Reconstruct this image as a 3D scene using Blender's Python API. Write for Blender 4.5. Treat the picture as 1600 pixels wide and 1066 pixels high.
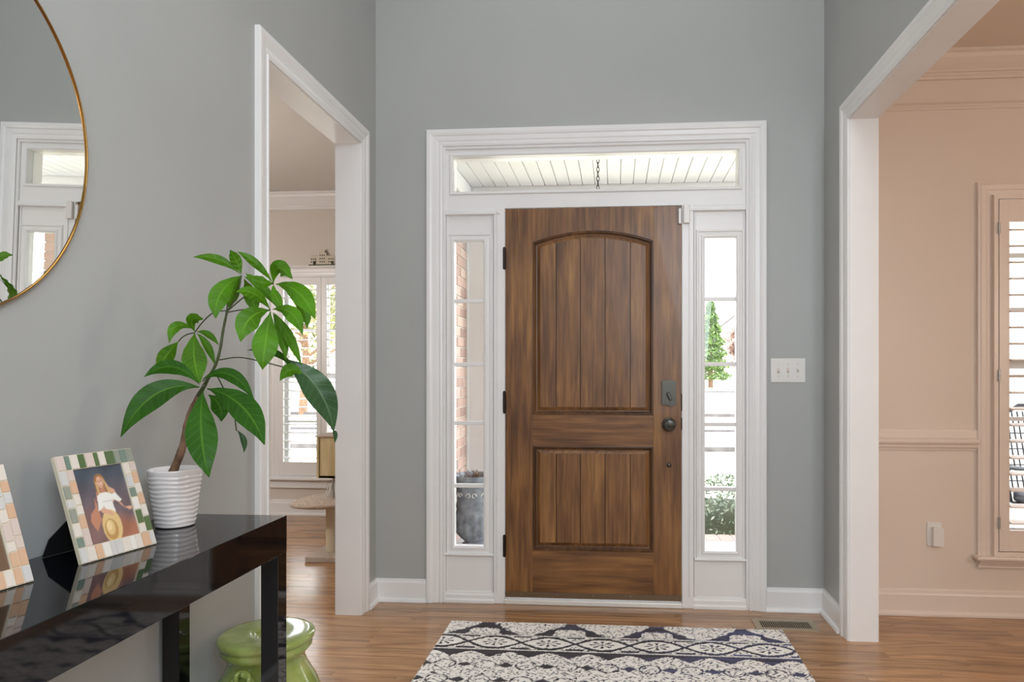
import bpy, bmesh, math, random
import numpy as np
from mathutils import Vector, Matrix, noise
random.seed(7)
rng = np.random.default_rng(7)
PI = math.pi
SC = bpy.context.scene
C = SC.collection
for o in list(bpy.data.objects): bpy.data.objects.remove(o)

# ------------------------------------------------------------------ camera, world, sun, area lights, exposure
cam_d = bpy.data.cameras.new('camera'); cam = bpy.data.objects.new('camera', cam_d); C.objects.link(cam)
cam_d.sensor_fit = 'HORIZONTAL'; cam_d.sensor_width = 36.0; cam_d.lens = 36.0*1080/1600
cam_d.shift_x = (800-878)/1600; cam_d.shift_y = (582-533)/1600
cam_d.clip_start = 0.05; cam_d.clip_end = 400
cam.location = (0, 0, 1.2); cam.rotation_euler = (PI/2, 0, math.atan(84/1080))
SC.camera = cam

world = bpy.data.worlds.new('sky'); SC.world = world; world.use_nodes = True
bg = world.node_tree.nodes['Background']
bg.inputs[0].default_value = (0.92, 0.95, 1.0, 1); bg.inputs[1].default_value = 7.4

def sun(direction, energy, col, angle):
    d = bpy.data.lights.new('sun', 'SUN'); d.energy = energy; d.color = col; d.angle = angle
    o = bpy.data.objects.new('sun', d); C.objects.link(o)
    o.rotation_euler = Vector(direction).to_track_quat('-Z', 'Y').to_euler()
def area(name, loc, target, sx, sy, energy, col):
    d = bpy.data.lights.new(name, 'AREA'); d.shape = 'RECTANGLE'; d.size = sx; d.size_y = sy
    d.energy = energy; d.color = col
    o = bpy.data.objects.new(name, d); C.objects.link(o); o.location = loc
    o.rotation_euler = (Vector(target)-Vector(loc)).to_track_quat('-Z', 'Y').to_euler()
    return o
sun((-0.9, 0.25, -0.85), 4.0, (1.0, 0.98, 0.94), 0.02)
def lamp(name, loc, energy, col, r=.22):
    d = bpy.data.lights.new(name, 'POINT'); d.energy = energy; d.color = col; d.shadow_soft_size = r
    o = bpy.data.objects.new(name, d); C.objects.link(o); o.location = loc
area('foyer_fill', (-0.1, 0.6, 5.0), (-0.1, 0.9, 0), 2.0, 3.4, 46, (0.97, 0.98, 1.0))  # added overhead fill for the foyer, no fixture behind it
area('hall_fill', (0.85, -2.5, 1.9), (-1.1, 1.6, 1.5), 2.4, 2.6, 84, (0.90, 0.95, 1.0))  # added soft fill from behind the camera, no window there
area('left_wall_fill', (0.95, -0.5, 2.2), (-1.26, 0.9, 1.4), 1.2, 1.8, 96, (0.82, 0.91, 1.0))  # added bluish fill that brightens the left wall, unseen source
lamp('dining_chandelier', (3.2, 0.9, 1.6), 50, (1.0, 0.86, 0.74))
lamp('living_fill', (-3.3, 3.2, 1.75), 76, (1.0, 0.96, 0.93))  # added fill that lifts the living room walls and ceiling
vs = SC.view_settings; vs.view_transform = 'Standard'; vs.look = 'None'; vs.gamma = 1.0
vs.exposure = 0.0; vs.use_curve_mapping = False

# ------------------------------------------------------------------ materials
M = {}
def lin(c):
    return tuple(((x/255)/12.92 if x/255 <= .04045 else ((x/255+.055)/1.055)**2.4) for x in c) + (1,)
def mat(name, rgb=None, rough=.5, metal=0, spec=.5, coat=0, bump=None, linear=None):
    m = bpy.data.materials.new(name); m.use_nodes = True; M[name] = m
    n = m.node_tree.nodes; b = n['Principled BSDF']
    b.inputs['Base Color'].default_value = lin(rgb) if rgb else (*linear, 1)
    b.inputs['Roughness'].default_value = rough; b.inputs['Metallic'].default_value = metal
    b.inputs['Specular IOR Level'].default_value = spec; b.inputs['Coat Weight'].default_value = coat
    b.inputs['Coat Roughness'].default_value = .04
    if bump: add_bump(m, *bump)
    return m
def nd(m, t, **kw):
    x = m.node_tree.nodes.new(t)
    for k, v in kw.items():
        if k.startswith('i_'):
            x.inputs[int(k[2:]) if k[2:].isdigit() else k[2:]].default_value = v
        else: setattr(x, k, v)
    return x
def lk(m, a, b): m.node_tree.links.new(a, b)
def bsdf(m): return m.node_tree.nodes['Principled BSDF']
def add_bump(m, scale, strength, dist=.002, detail=3, stretch=(1, 1, 1)):
    g = nd(m, 'ShaderNodeTexCoord'); mp = nd(m, 'ShaderNodeMapping'); mp.inputs['Scale'].default_value = stretch
    t = nd(m, 'ShaderNodeTexNoise'); t.inputs['Scale'].default_value = scale; t.inputs['Detail'].default_value = detail
    b = nd(m, 'ShaderNodeBump'); b.inputs['Strength'].default_value = strength; b.inputs['Distance'].default_value = dist
    lk(m, g.outputs['Object'], mp.inputs[0]); lk(m, mp.outputs[0], t.inputs['Vector']); lk(m, t.outputs[0], b.inputs['Height'])
    lk(m, b.outputs[0], bsdf(m).inputs['Normal'])
def ramp(m, stops):
    r = nd(m, 'ShaderNodeValToRGB'); e = r.color_ramp.elements
    while len(e) < len(stops): e.new(.5)
    for k, (p, c) in enumerate(stops): e[k].position = p; e[k].color = c if len(c) == 4 else (*c, 1)
    return r
def noisy(name, c1, c2, scale, rough=.6, stretch=(1, 1, 1), lo=.35, hi=.65, detail=4, **kw):
    m = mat(name, c1, rough, **kw)
    g = nd(m, 'ShaderNodeTexCoord'); mp = nd(m, 'ShaderNodeMapping'); mp.inputs['Scale'].default_value = stretch
    t = nd(m, 'ShaderNodeTexNoise'); t.inputs['Scale'].default_value = scale; t.inputs['Detail'].default_value = detail
    r = ramp(m, [(lo, lin(c1)), (hi, lin(c2))])
    lk(m, g.outputs['Object'], mp.inputs[0]); lk(m, mp.outputs[0], t.inputs['Vector'])
    lk(m, t.outputs[0], r.inputs[0]); lk(m, r.outputs[0], bsdf(m).inputs['Base Color'])
    return m

noisy('wall_grey', (170, 171, 168), (174, 175, 172), 1.5, .42, bump=(260, .06, .001))
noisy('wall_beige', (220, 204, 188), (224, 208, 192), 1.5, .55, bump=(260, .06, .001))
noisy('wall_greige', (208, 199, 188), (212, 203, 192), 1.5, .55, bump=(260, .06, .001))
mat('ceiling_paint', (214, 211, 206), .8)
noisy('trim_white', (230, 228, 226), (234, 232, 230), 3, .32, bump=(90, .05, .001, 2, (1, 1, .15)))
mat('white_plastic', (226, 222, 216), .3)
mat('trim_lamp_warmed', (228, 212, 198), .35)  # white dining trim with the warm lamplight mixed into its colour
mat('bronze', (50, 42, 38), .38, .8); mat('dark_gap', (18, 14, 12), .8)
mat('antique_bronze', (82, 80, 74), .35, .75, bump=(120, .3, .001))
mat('screw_metal', (150, 140, 125), .3, 1); mat('vent_tan', (168, 152, 126), .4, .3)
mat('black_lacquer', (8, 9, 13), .045, 0, .6, 0, bump=(9, .03, .001))
mat('black_velvet', (4, 4, 5), .7)
mat('mirror_glass', (240, 242, 240), .0, 1); mat('brass', (176, 134, 72), .25, 1)
mat('pot_glaze', (232, 226, 224), .16, 0, .5, .4)
noisy('soil', (62, 42, 30), (30, 20, 14), 60, .95)
noisy('bark', (148, 116, 92), (96, 72, 54), 45, .8, (1, 1, .3), bump=(70, .6, .003))
mat('green_stem', (62, 72, 34), .5)
mat('sweep_bronze', (112, 92, 70), .45, .4); mat('sill_white', (226, 223, 216), .35, .15); mat('silver', (185, 185, 182), .35, .9); mat('porch_white', (226, 227, 227), .6)
noisy('concrete', (196, 194, 192), (184, 182, 180), 9, .8)
mat('mortar', (205, 198, 190), .9)
noisy('roof_shingle', (104, 100, 100), (84, 80, 80), 5, .9)
mat('sisal', (214, 200, 172), .9, bump=(90, .8, .004, 3, (1, 1, 6)))
noisy('plush', (196, 180, 164), (168, 150, 134), 60, .95, (1, 1, 3), bump=(110, .8, .004))
noisy('pine', (206, 188, 146), (186, 164, 120), 7, .55, (5, 5, .6))
mat('chair_metal', (58, 64, 72), .4, .6)
mat('figurine_cream', (206, 196, 178), .7); mat('figurine_dark', (46, 42, 38), .7); mat('figurine_green', (66, 74, 54), .7)
mat('picket_white', (235, 232, 228), .7)
noisy('asphalt', (200, 196, 192), (184, 180, 176), 3, .9)
noisy('lawn', (168, 166, 136), (218, 212, 196), 4, .95, detail=8)
mat('planter_pale', (206, 208, 208), .7); noisy('planter_stone', (148, 156, 164), (112, 120, 130), 20, .7, bump=(30, .5, .004))  # paler tone for the raised scrolls, greyer stone for the bowl

def glass(name, tint=(1, 1, 1)):
    m = bpy.data.materials.new(name); m.use_nodes = True; M[name] = m
    nt = m.node_tree; nt.nodes.remove(bsdf(m)); out = nt.nodes['Material Output']
    tr = nd(m, 'ShaderNodeBsdfTransparent'); tr.inputs[0].default_value = (*tint, 1)
    gl = nd(m, 'ShaderNodeBsdfGlossy'); gl.inputs['Roughness'].default_value = 0.0
    fr = nd(m, 'ShaderNodeFresnel'); fr.inputs[0].default_value = 1.35
    mx = nd(m, 'ShaderNodeMixShader')
    lk(m, fr.outputs[0], mx.inputs[0]); lk(m, tr.outputs[0], mx.inputs[1]); lk(m, gl.outputs[0], mx.inputs[2]); lk(m, mx.outputs[0], out.inputs[0])
glass('pane_glass', (.97, .98, .98))

def wood(name, axis, cols, scale=1.0, rough=.42, coat=.08):
    """stained timber: long streaks along an axis, blotches of stain, fine pores"""
    m = mat(name, cols[0], rough, coat=coat)
    g = nd(m, 'ShaderNodeTexCoord'); oi = nd(m, 'ShaderNodeObjectInfo')
    add = nd(m, 'ShaderNodeVectorMath', operation='MULTIPLY_ADD'); add.inputs[1].default_value = (7, 5, 9)
    lk(m, oi.outputs['Random'], add.inputs[0]); lk(m, g.outputs['Object'], add.inputs[2])
    def stretched(st, sc, det, dist=0):
        mp = nd(m, 'ShaderNodeMapping'); mp.inputs['Scale'].default_value = st
        t = nd(m, 'ShaderNodeTexNoise'); t.inputs['Scale'].default_value = sc; t.inputs['Detail'].default_value = det
        t.inputs['Distortion'].default_value = dist
        lk(m, add.outputs[0], mp.inputs[0]); lk(m, mp.outputs[0], t.inputs['Vector']); return t
    s1 = {'z': (1, 1, .07), 'x': (.07, 1, 1)}[axis]; s2 = {'z': (1, 1, .03), 'x': (.03, 1, 1)}[axis]; s3 = {'z': (1, 1, .35), 'x': (.35, 1, 1)}[axis]
    a = stretched(s1, 46*scale, 6, .4); b = stretched(s2, 190*scale, 3, .2); c = stretched(s3, 5*scale, 3, .3)
    m1 = nd(m, 'ShaderNodeMath', operation='MULTIPLY_ADD'); m1.inputs[1].default_value = .55
    m2 = nd(m, 'ShaderNodeMath', operation='MULTIPLY_ADD'); m2.inputs[1].default_value = .25
    m3 = nd(m, 'ShaderNodeMath', operation='MULTIPLY'); m3.inputs[1].default_value = .55
    lk(m, c.outputs[0], m3.inputs[0]); lk(m, b.outputs[0], m2.inputs[0]); lk(m, m3.outputs[0], m2.inputs[2])
    lk(m, a.outputs[0], m1.inputs[0]); lk(m, m2.outputs[0], m1.inputs[2])
    r = ramp(m, [(.40, lin(cols[0])), (.58, lin(cols[1])), (.75, lin(cols[2])), (.95, lin(cols[3]))])
    lk(m, m1.outputs[0], r.inputs[0]); lk(m, r.outputs[0], bsdf(m).inputs['Base Color'])
    bp = nd(m, 'ShaderNodeBump'); bp.inputs['Strength'].default_value = .12; bp.inputs['Distance'].default_value = .001
    lk(m, b.outputs[0], bp.inputs['Height']); lk(m, bp.outputs[0], bsdf(m).inputs['Normal'])
    return m
DW = [(58, 35, 17), (98, 62, 31), (132, 90, 48), (168, 122, 64)]
wood('door_wood_upright', 'z', DW); wood('door_wood_across', 'x', DW)
wood('door_wood_glazed', 'z', [(46, 28, 14), (76, 48, 24), (104, 68, 35), (136, 94, 48)])

def floor_wood():
    m = mat('oak_floor', (150, 105, 70), .2, coat=.2); bsdf(m).inputs['Coat Roughness'].default_value = .16
    g = nd(m, 'ShaderNodeTexCoord'); geo = nd(m, 'ShaderNodeNewGeometry'); oi = nd(m, 'ShaderNodeObjectInfo')
    add = nd(m, 'ShaderNodeVectorMath', operation='MULTIPLY_ADD'); add.inputs[1].default_value = (31, 17, 11)
    lk(m, oi.outputs['Random'], add.inputs[0]); lk(m, geo.outputs['Position'], add.inputs[2])
    def nz(st, sc, det, dist):
        mp = nd(m, 'ShaderNodeMapping'); mp.inputs['Scale'].default_value = st
        t = nd(m, 'ShaderNodeTexNoise'); t.inputs['Scale'].default_value = sc; t.inputs['Detail'].default_value = det; t.inputs['Distortion'].default_value = dist
        lk(m, add.outputs[0], mp.inputs[0]); lk(m, mp.outputs[0], t.inputs['Vector']); return t
    fine = nz((.035, 1, 1), 150, 3, .15)
    field = nz((.10, 1, 1), 7, 1, .5)
    mul = nd(m, 'ShaderNodeMath', operation='MULTIPLY'); mul.inputs[1].default_value = 48
    sn = nd(m, 'ShaderNodeMath', operation='SINE'); ab = nd(m, 'ShaderNodeMath', operation='POWER'); ab.inputs[1].default_value = 3
    m01 = nd(m, 'ShaderNodeMath', operation='MULTIPLY_ADD'); m01.inputs[1].default_value = .5; m01.inputs[2].default_value = .5
    lk(m, field.outputs[0], mul.inputs[0]); lk(m, mul.outputs[0], sn.inputs[0]); lk(m, sn.outputs[0], m01.inputs[0]); lk(m, m01.outputs[0], ab.inputs[0])
    r1 = ramp(m, [(.2, lin((150, 108, 72))), (.5, lin((178, 134, 92))), (.8, lin((202, 158, 114)))])
    lk(m, fine.outputs[0], r1.inputs[0])
    # board to board tone
    hv = nd(m, 'ShaderNodeHueSaturation'); mr = nd(m, 'ShaderNodeMapRange'); mr.inputs[3].default_value = .80; mr.inputs[4].default_value = 1.08
    lk(m, oi.outputs['Random'], mr.inputs[0]); lk(m, mr.outputs[0], hv.inputs['Value']); lk(m, r1.outputs[0], hv.inputs['Color'])
    mx = nd(m, 'ShaderNodeMix', data_type='RGBA', blend_type='MULTIPLY')
    sc = nd(m, 'ShaderNodeMath', operation='MULTIPLY'); sc.inputs[1].default_value = .42
    lk(m, ab.outputs[0], sc.inputs[0]); lk(m, sc.outputs[0], mx.inputs['Factor'])
    lk(m, hv.outputs[0], mx.inputs['A']); mx.inputs['B'].default_value = lin((120, 92, 70))
    lk(m, mx.outputs['Result'], bsdf(m).inputs['Base Color'])
    bp = nd(m, 'ShaderNodeBump'); bp.inputs['Strength'].default_value = .10; bp.inputs['Distance'].default_value = .001
    lk(m, fine.outputs[0], bp.inputs['Height']); lk(m, bp.outputs[0], bsdf(m).inputs['Normal'])
    rr = nd(m, 'ShaderNodeMapRange'); rr.inputs[3].default_value = .14; rr.inputs[4].default_value = .3
    lk(m, fine.outputs[0], rr.inputs[0]); lk(m, rr.outputs[0], bsdf(m).inputs['Roughness'])
floor_wood()

def leaf_mat(name, top, vein, rough=.32):
    m = mat(name, top, rough, spec=.22)
    uv = nd(m, 'ShaderNodeUVMap'); sp = nd(m, 'ShaderNodeSeparateXYZ'); lk(m, uv.outputs[0], sp.inputs[0])
    # u: across (0..1), v: along
    a = nd(m, 'ShaderNodeMath', operation='SUBTRACT'); a.inputs[1].default_value = .5; lk(m, sp.outputs[0], a.inputs[0])
    b = nd(m, 'ShaderNodeMath', operation='ABSOLUTE'); lk(m, a.outputs[0], b.inputs[0])
    # side veins slant towards the tip
    c = nd(m, 'ShaderNodeMath', operation='MULTIPLY_ADD'); c.inputs[1].default_value = -.22; lk(m, b.outputs[0], c.inputs[0]); lk(m, sp.outputs[1], c.inputs[2])
    d = nd(m, 'ShaderNodeMath', operation='MULTIPLY'); d.inputs[1].default_value = 72; lk(m, c.outputs[0], d.inputs[0])
    e = nd(m, 'ShaderNodeMath', operation='SINE'); lk(m, d.outputs[0], e.inputs[0])
    r = ramp(m, [(.0, (0, 0, 0)), (.85, (0, 0, 0)), (1., (.38, .38, .38))]); lk(m, e.outputs[0], r.inputs[0])
    mid = ramp(m, [(.0, (1, 1, 1)), (.03, (.7, .7, .7)), (.05, (0, 0, 0))]); lk(m, b.outputs[0], mid.inputs[0])
    mxv = nd(m, 'ShaderNodeMath', operation='MAXIMUM'); lk(m, r.outputs[0], mxv.inputs[0]); lk(m, mid.outputs[0], mxv.inputs[1])
    g = nd(m, 'ShaderNodeTexCoord'); t = nd(m, 'ShaderNodeTexNoise'); t.inputs['Scale'].default_value = 14; lk(m, g.outputs['Object'], t.inputs['Vector'])
    r0 = ramp(m, [(.35, lin(tuple(int(x*.82) for x in top))), (.7, lin(top))]); lk(m, t.outputs[0], r0.inputs[0])
    mx = nd(m, 'ShaderNodeMix', data_type='RGBA'); lk(m, mxv.outputs[0], mx.inputs['Factor'])
    lk(m, r0.outputs[0], mx.inputs['A']); mx.inputs['B'].default_value = lin(vein)
    lk(m, mx.outputs['Result'], bsdf(m).inputs['Base Color'])
    bp = nd(m, 'ShaderNodeBump'); bp.inputs['Strength'].default_value = .35; bp.inputs['Distance'].default_value = .002; bp.invert = True
    lk(m, mxv.outputs[0], bp.inputs['Height']); lk(m, bp.outputs[0], bsdf(m).inputs['Normal'])
    # thin leaf lets light through
    nt = m.node_tree; out = nt.nodes['Material Output']
    tl = nd(m, 'ShaderNodeBsdfTranslucent'); ms = nd(m, 'ShaderNodeMixShader'); ms.inputs[0].default_value = .22
    lk(m, mx.outputs['Result'], tl.inputs[0]); lk(m, bsdf(m).outputs[0], ms.inputs[1]); lk(m, tl.outputs[0], ms.inputs[2]); lk(m, ms.outputs[0], out.inputs[0])
leaf_mat('leaf_fresh', (80, 134, 10), (100, 152, 34), .45)
leaf_mat('leaf_deep', (46, 98, 8), (74, 122, 30), .45)
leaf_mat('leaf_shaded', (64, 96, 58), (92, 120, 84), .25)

def ceramic_green():
    m = mat('green_glaze', (128, 148, 62), .12, 0, .6, .5)
    g = nd(m, 'ShaderNodeTexCoord'); t = nd(m, 'ShaderNodeTexNoise'); t.inputs['Scale'].default_value = 9; t.inputs['Detail'].default_value = 4
    r = ramp(m, [(.3, lin((112, 132, 58))), (.55, lin((152, 168, 88))), (.75, lin((194, 196, 128)))])
    lk(m, g.outputs['Object'], t.inputs['Vector']); lk(m, t.outputs[0], r.inputs[0]); lk(m, r.outputs[0], bsdf(m).inputs['Base Color'])
ceramic_green()
def vcol(name, rough, coat=0):
    m = mat(name, (200, 200, 200), rough, coat=coat)
    v = nd(m, 'ShaderNodeVertexColor'); v.layer_name = 'Col'; lk(m, v.outputs[0], bsdf(m).inputs['Base Color'])
vcol('rug_yarn', .95); vcol('photo_print', .3, .3)
def brick_mat():
    m = mat('brick_clay', (196, 160, 144), .85, bump=(60, .6, .004))
    oi = nd(m, 'ShaderNodeObjectInfo')
    g = nd(m, 'ShaderNodeNewGeometry'); t = nd(m, 'ShaderNodeTexNoise'); t.inputs['Scale'].default_value = 7; lk(m, g.outputs['Position'], t.inputs['Vector'])
    r = ramp(m, [(0, lin((142, 118, 110))), (.4, lin((180, 152, 140))), (.75, lin((192, 170, 158))), (1, lin((146, 136, 134)))])
    mx = nd(m, 'ShaderNodeMath', operation='MULTIPLY_ADD'); mx.inputs[1].default_value = .8
    s = nd(m, 'ShaderNodeMath', operation='MULTIPLY'); s.inputs[1].default_value = .3; lk(m, t.outputs[0], s.inputs[0])
    lk(m, oi.outputs['Random'], mx.inputs[0]); lk(m, s.outputs[0], mx.inputs[2]); lk(m, mx.outputs[0], r.inputs[0]); lk(m, r.outputs[0], bsdf(m).inputs['Base Color'])
brick_mat()
TILES = [mat('tile_%d' % i, c, .18, 0, .6, .5, bump=(40, .25, .002)) for i, c in enumerate([(224, 214, 202), (214, 196, 186), (206, 204, 200), (86, 110, 72), (150, 154, 140), (214, 176, 146), (120, 138, 126), (230, 224, 216)])]
mat('gold_grout', (216, 206, 182), .4, .1)

# ------------------------------------------------------------------ building helpers
W = {}
class MB:
    def __init__(s): s.v = []; s.f = []; s.uv = []; s.s = []
    def add(s, vs, fs, smooth=False):
        k = len(s.v); s.v += [tuple(x) for x in vs]; s.f += [tuple(i+k for i in f) for f in fs]; s.s += [smooth]*len(fs); return s
    def box(s, x0, x1, y0, y1, z0, z1, b=0):
        if x0 > x1: x0, x1 = x1, x0
        if y0 > y1: y0, y1 = y1, y0
        if z0 > z1: z0, z1 = z1, z0
        if b <= 0:
            return s.add([(x, y, z) for x in (x0, x1) for y in (y0, y1) for z in (z0, z1)],
                  [(0, 1, 3, 2), (4, 6, 7, 5), (0, 4, 5, 1), (2, 3, 7, 6), (0, 2, 6, 4), (1, 5, 7, 3)])
        bm = bmesh.new(); bmesh.ops.create_cube(bm, size=1)
        for v in bm.verts: v.co = Vector(((x0+x1)/2+v.co.x*(x1-x0), (y0+y1)/2+v.co.y*(y1-y0), (z0+z1)/2+v.co.z*(z1-z0)))
        bmesh.ops.bevel(bm, geom=bm.edges[:], offset=b, segments=2, affect='EDGES', profile=.5)
        bm.verts.index_update()
        s.add([v.co[:] for v in bm.verts], [[v.index for v in f.verts] for f in bm.faces]); bm.free(); return s
    def prism(s, pts, fn, h0, h1, smooth=False):
        """2D outline extruded: fn(a, b, h) -> xyz"""
        n = len(pts)
        vs = [fn(a, b, h0) for a, b in pts]+[fn(a, b, h1) for a, b in pts]
        return s.add(vs, [tuple(range(n))[::-1], tuple(range(n, 2*n))]+[(i, (i+1) % n, n+(i+1) % n, n+i) for i in range(n)])
    def tube(s, pts, rad, n=8, cap=True):
        pts = [Vector(p) for p in pts]; R = rad if hasattr(rad, '__len__') else [rad]*len(pts)
        t = (pts[1]-pts[0]).normalized(); up = Vector((0, 0, 1)) if abs(t.z) < .9 else Vector((1, 0, 0)); a = t.cross(up).normalized()
        vs = []
        for i, p in enumerate(pts):
            t = (pts[min(i+1, len(pts)-1)]-pts[max(i-1, 0)]).normalized()
            a = (a-t*a.dot(t)).normalized(); b = t.cross(a)
            for k in range(n):
                q = 2*PI*k/n; vs.append(p+(a*math.cos(q)+b*math.sin(q))*R[i])
        m = len(pts); fs = [(i*n+k, i*n+(k+1) % n, (i+1)*n+(k+1) % n, (i+1)*n+k) for i in range(m-1) for k in range(n)]
        s.add(vs, fs, True)
        if cap: s.add(vs[:n], [tuple(range(n))[::-1]]); s.add(vs[-n:], [tuple(range(n))])
        return s
    def lathe(s, cx, cy, prof, n=32, fn=None, smooth=True):
        vs = []
        for r, z in prof:
            for k in range(n):
                q = 2*PI*k/n
                rr = fn(r, z, q) if fn else r
                vs.append((cx+rr*math.cos(q), cy+rr*math.sin(q), z))
        m = len(prof); fs = [(i*n+k, i*n+(k+1) % n, (i+1)*n+(k+1) % n, (i+1)*n+k) for i in range(m-1) for k in range(n)]
        return s.add(vs, fs, smooth)
    def strip(s, rings, closed_ring=False, closed_path=False, smooth=False):
        """rings: list of equal-length point lists"""
        n = len(rings[0]); m = len(rings); vs = [p for r in rings for p in r]; fs = []
        for i in range(m if closed_path else m-1):
            j = (i+1) % m
            for k in range(n if closed_ring else n-1):
                l = (k+1) % n; fs.append((i*n+k, i*n+l, j*n+l, j*n+k))
        return s.add(vs, fs, smooth)
    def grid(s, fn, nu, nv, smooth=True):
        base = [fn(i/nu, j/nv) for j in range(nv+1) for i in range(nu+1)]
        return s.add(base, [(j*(nu+1)+i, j*(nu+1)+i+1, (j+1)*(nu+1)+i+1, (j+1)*(nu+1)+i) for j in range(nv) for i in range(nu)], smooth)
    def build(s, name, m, parent=None, uv=None, solid=0, fix=True):
        me = bpy.data.meshes.new(name); me.from_pydata(s.v, [], s.f); me.validate()
        if uv is not None:
            l = me.uv_layers.new(name='UVMap')
            for i, lp in enumerate(me.loops): l.data[i].uv = uv[lp.vertex_index]
        if len(me.polygons) == len(s.s): me.polygons.foreach_set('use_smooth', s.s)
        if fix:
            bm = bmesh.new(); bm.from_mesh(me); bmesh.ops.recalc_face_normals(bm, faces=bm.faces); bm.to_mesh(me); bm.free()
        me.materials.append(M[m] if isinstance(m, str) else m)
        o = bpy.data.objects.new(name, me); C.objects.link(o)
        if parent:
            me.transform(W[parent.name].inverted()); o.parent = parent; W[o.name] = W[parent.name]
        else: W[o.name] = Matrix()
        if solid:
            md = o.modifiers.new('thick', 'SOLIDIFY'); md.thickness = solid; md.offset = 0
        return o
def bx(name, m, parent, *a, b=0): return MB().box(*a, b=b).build(name, m, parent)
def empty(name, loc, rz=0):
    o = bpy.data.objects.new(name, None); C.objects.link(o); o.location = loc; o.rotation_euler = (0, 0, rz); o.empty_display_size = .1
    W[o.name] = Matrix.Translation(loc) @ Matrix.Rotation(rz, 4, 'Z'); return o
def tag(o, label=None, cat=None, group=None, kind=None):
    if label: o['label'] = label
    if cat: o['category'] = cat
    if group: o['group'] = group
    if kind: o['kind'] = kind
    return o
def struct(o, label=None, cat=None): return tag(o, label, cat, kind='structure')

def rects(u0, u1, v0, v1, holes):
    us = sorted({u0, u1}|{h[i] for h in holes for i in (0, 1)}); vs = sorted({v0, v1}|{h[i] for h in holes for i in (2, 3)})
    for i in range(len(us)-1):
        run = None
        for j in range(len(vs)-1):
            cu, cv = (us[i]+us[i+1])/2, (vs[j]+vs[j+1])/2
            hole = any(h[0] < cu < h[1] and h[2] < cv < h[3] for h in holes)
            if not hole: run = [vs[j], vs[j+1]] if run is None else [run[0], vs[j+1]]
            if (hole or j == len(vs)-2) and run is not None: yield us[i], us[i+1], run[0], run[1]; run = None
def wall(name, m, axis, p0, p1, u0, u1, z0, z1, holes=(), parent=None):
    b = MB()
    for a0, a1, c0, c1 in rects(u0, u1, z0, z1, holes):
        if axis == 'x': b.box(p0, p1, a0, a1, c0, c1)
        else: b.box(a0, a1, p0, p1, c0, c1)
    o = b.build(name, m, parent)
    return o

# mitred sweep: outline points in (a,b), profile list of (w outward, d protrusion), fn(a,b,d)->xyz
def sweep(outline, prof, fn, closed=True, ends=None):
    P = [Vector(p) for p in outline]; n = len(P); rings = []
    for i in range(n):
        e0 = (P[i]-P[i-1]).normalized() if (closed or i > 0) else None
        e1 = (P[(i+1) % n]-P[i]).normalized() if (closed or i < n-1) else None
        if e0 is None: e0 = e1
        if e1 is None: e1 = e0
        n0 = Vector((e0.y, -e0.x)); n1 = Vector((e1.y, -e1.x)); k = (n0+n1)
        k = k/max(1e-6, k.dot(n0))
        rings.append([fn(*(P[i]+k*w), d) for w, d in prof])
    mb = MB().strip(rings, closed_path=closed)
    return mb
CASING = [(0, 0), (0, .010), (.012, .013), (.016, .008), (.022, .008), (.030, .012), (.050, .014), (.056, .018), (.066, .021), (.080, .021), (.085, .018), (.085, 0)]
# ------------------------------------------------------------------ the room shell
XL, XR, YF = -1.26, 1.042, 3.555
TH = .115
fl = MB().box(-5.4, 4.6, -2.9, 3.69, -.12, -.006).box(-5.4, XL-TH, 3.69, 5.63, -.12, -.006).build('floor', 'dark_gap'); struct(fl)
# floorboards: rows run across the picture; pieces in view are objects, the rest one mesh
BW = .0571
rest = MB(); nboard = 0; board_me = None
rows = int((5.63+2.9)/BW)
x0r, x1r = -5.4, 4.6
def in_view(xa, xb, y):
    if y < 2.3 or y > 5.63: return False
    if y > YF: a, b = -3.1*y/5.6, -1.38      # seen through the living room opening
    else: a, b = -.62*y, .72*y+.02
    if y > YF-.02: b = -1.38
    if y <= YF and xb > XR+.13 and y < 2.5: return False
    return xb > a and xa < b
cand = []
for r in range(rows+1):
    ya = 5.63-(r+1)*BW
    x = x0r-random.random()*1.1
    while x < x1r:
        L = random.uniform(.45, 1.55); xa, xb = max(x, x0r), min(x+L, x1r); x += L
        if xb-xa < .02: continue
        if ya+BW/2 > YF and xb > XL-.12:
            xb = min(xb, XL-.12)
            if xb-xa < .02: continue
        if in_view(xa, xb, ya+BW/2): cand.append((xa, xb, ya))
        else: rest.box(xa, xb-.0006, max(ya, -2.9)+.0004, ya+BW-.0004, -.008, 0)
cand.sort(key=lambda c: (c[2]+BW > YF, -c[2]) if False else c[2])
keep = cand[:300]
for xa, xb, ya in cand[300:]: rest.box(xa, xb-.0006, ya+.0004, ya+BW-.0004, -.008, 0)
unit = bpy.data.meshes.new('floorboard')
u_ = MB().box(0, 1, 0, 1, 0, 1); unit.from_pydata(u_.v, [], u_.f); unit.materials.append(M['oak_floor'])
bm = bmesh.new(); bm.from_mesh(unit); bmesh.ops.recalc_face_normals(bm, faces=bm.faces); bm.to_mesh(unit); bm.free()
for xa, xb, ya in keep:
    o = bpy.data.objects.new('floorboard', unit); C.objects.link(o); o.parent = fl
    dz = random.uniform(-.0003, .0003)
    o.location = (xa, ya+.0004, -.008+dz); o.scale = (xb-xa-.0006, BW-.0008, .008)
rb = rest.build('floorboards', 'oak_floor', fl); rb['kind'] = 'stuff'

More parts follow.
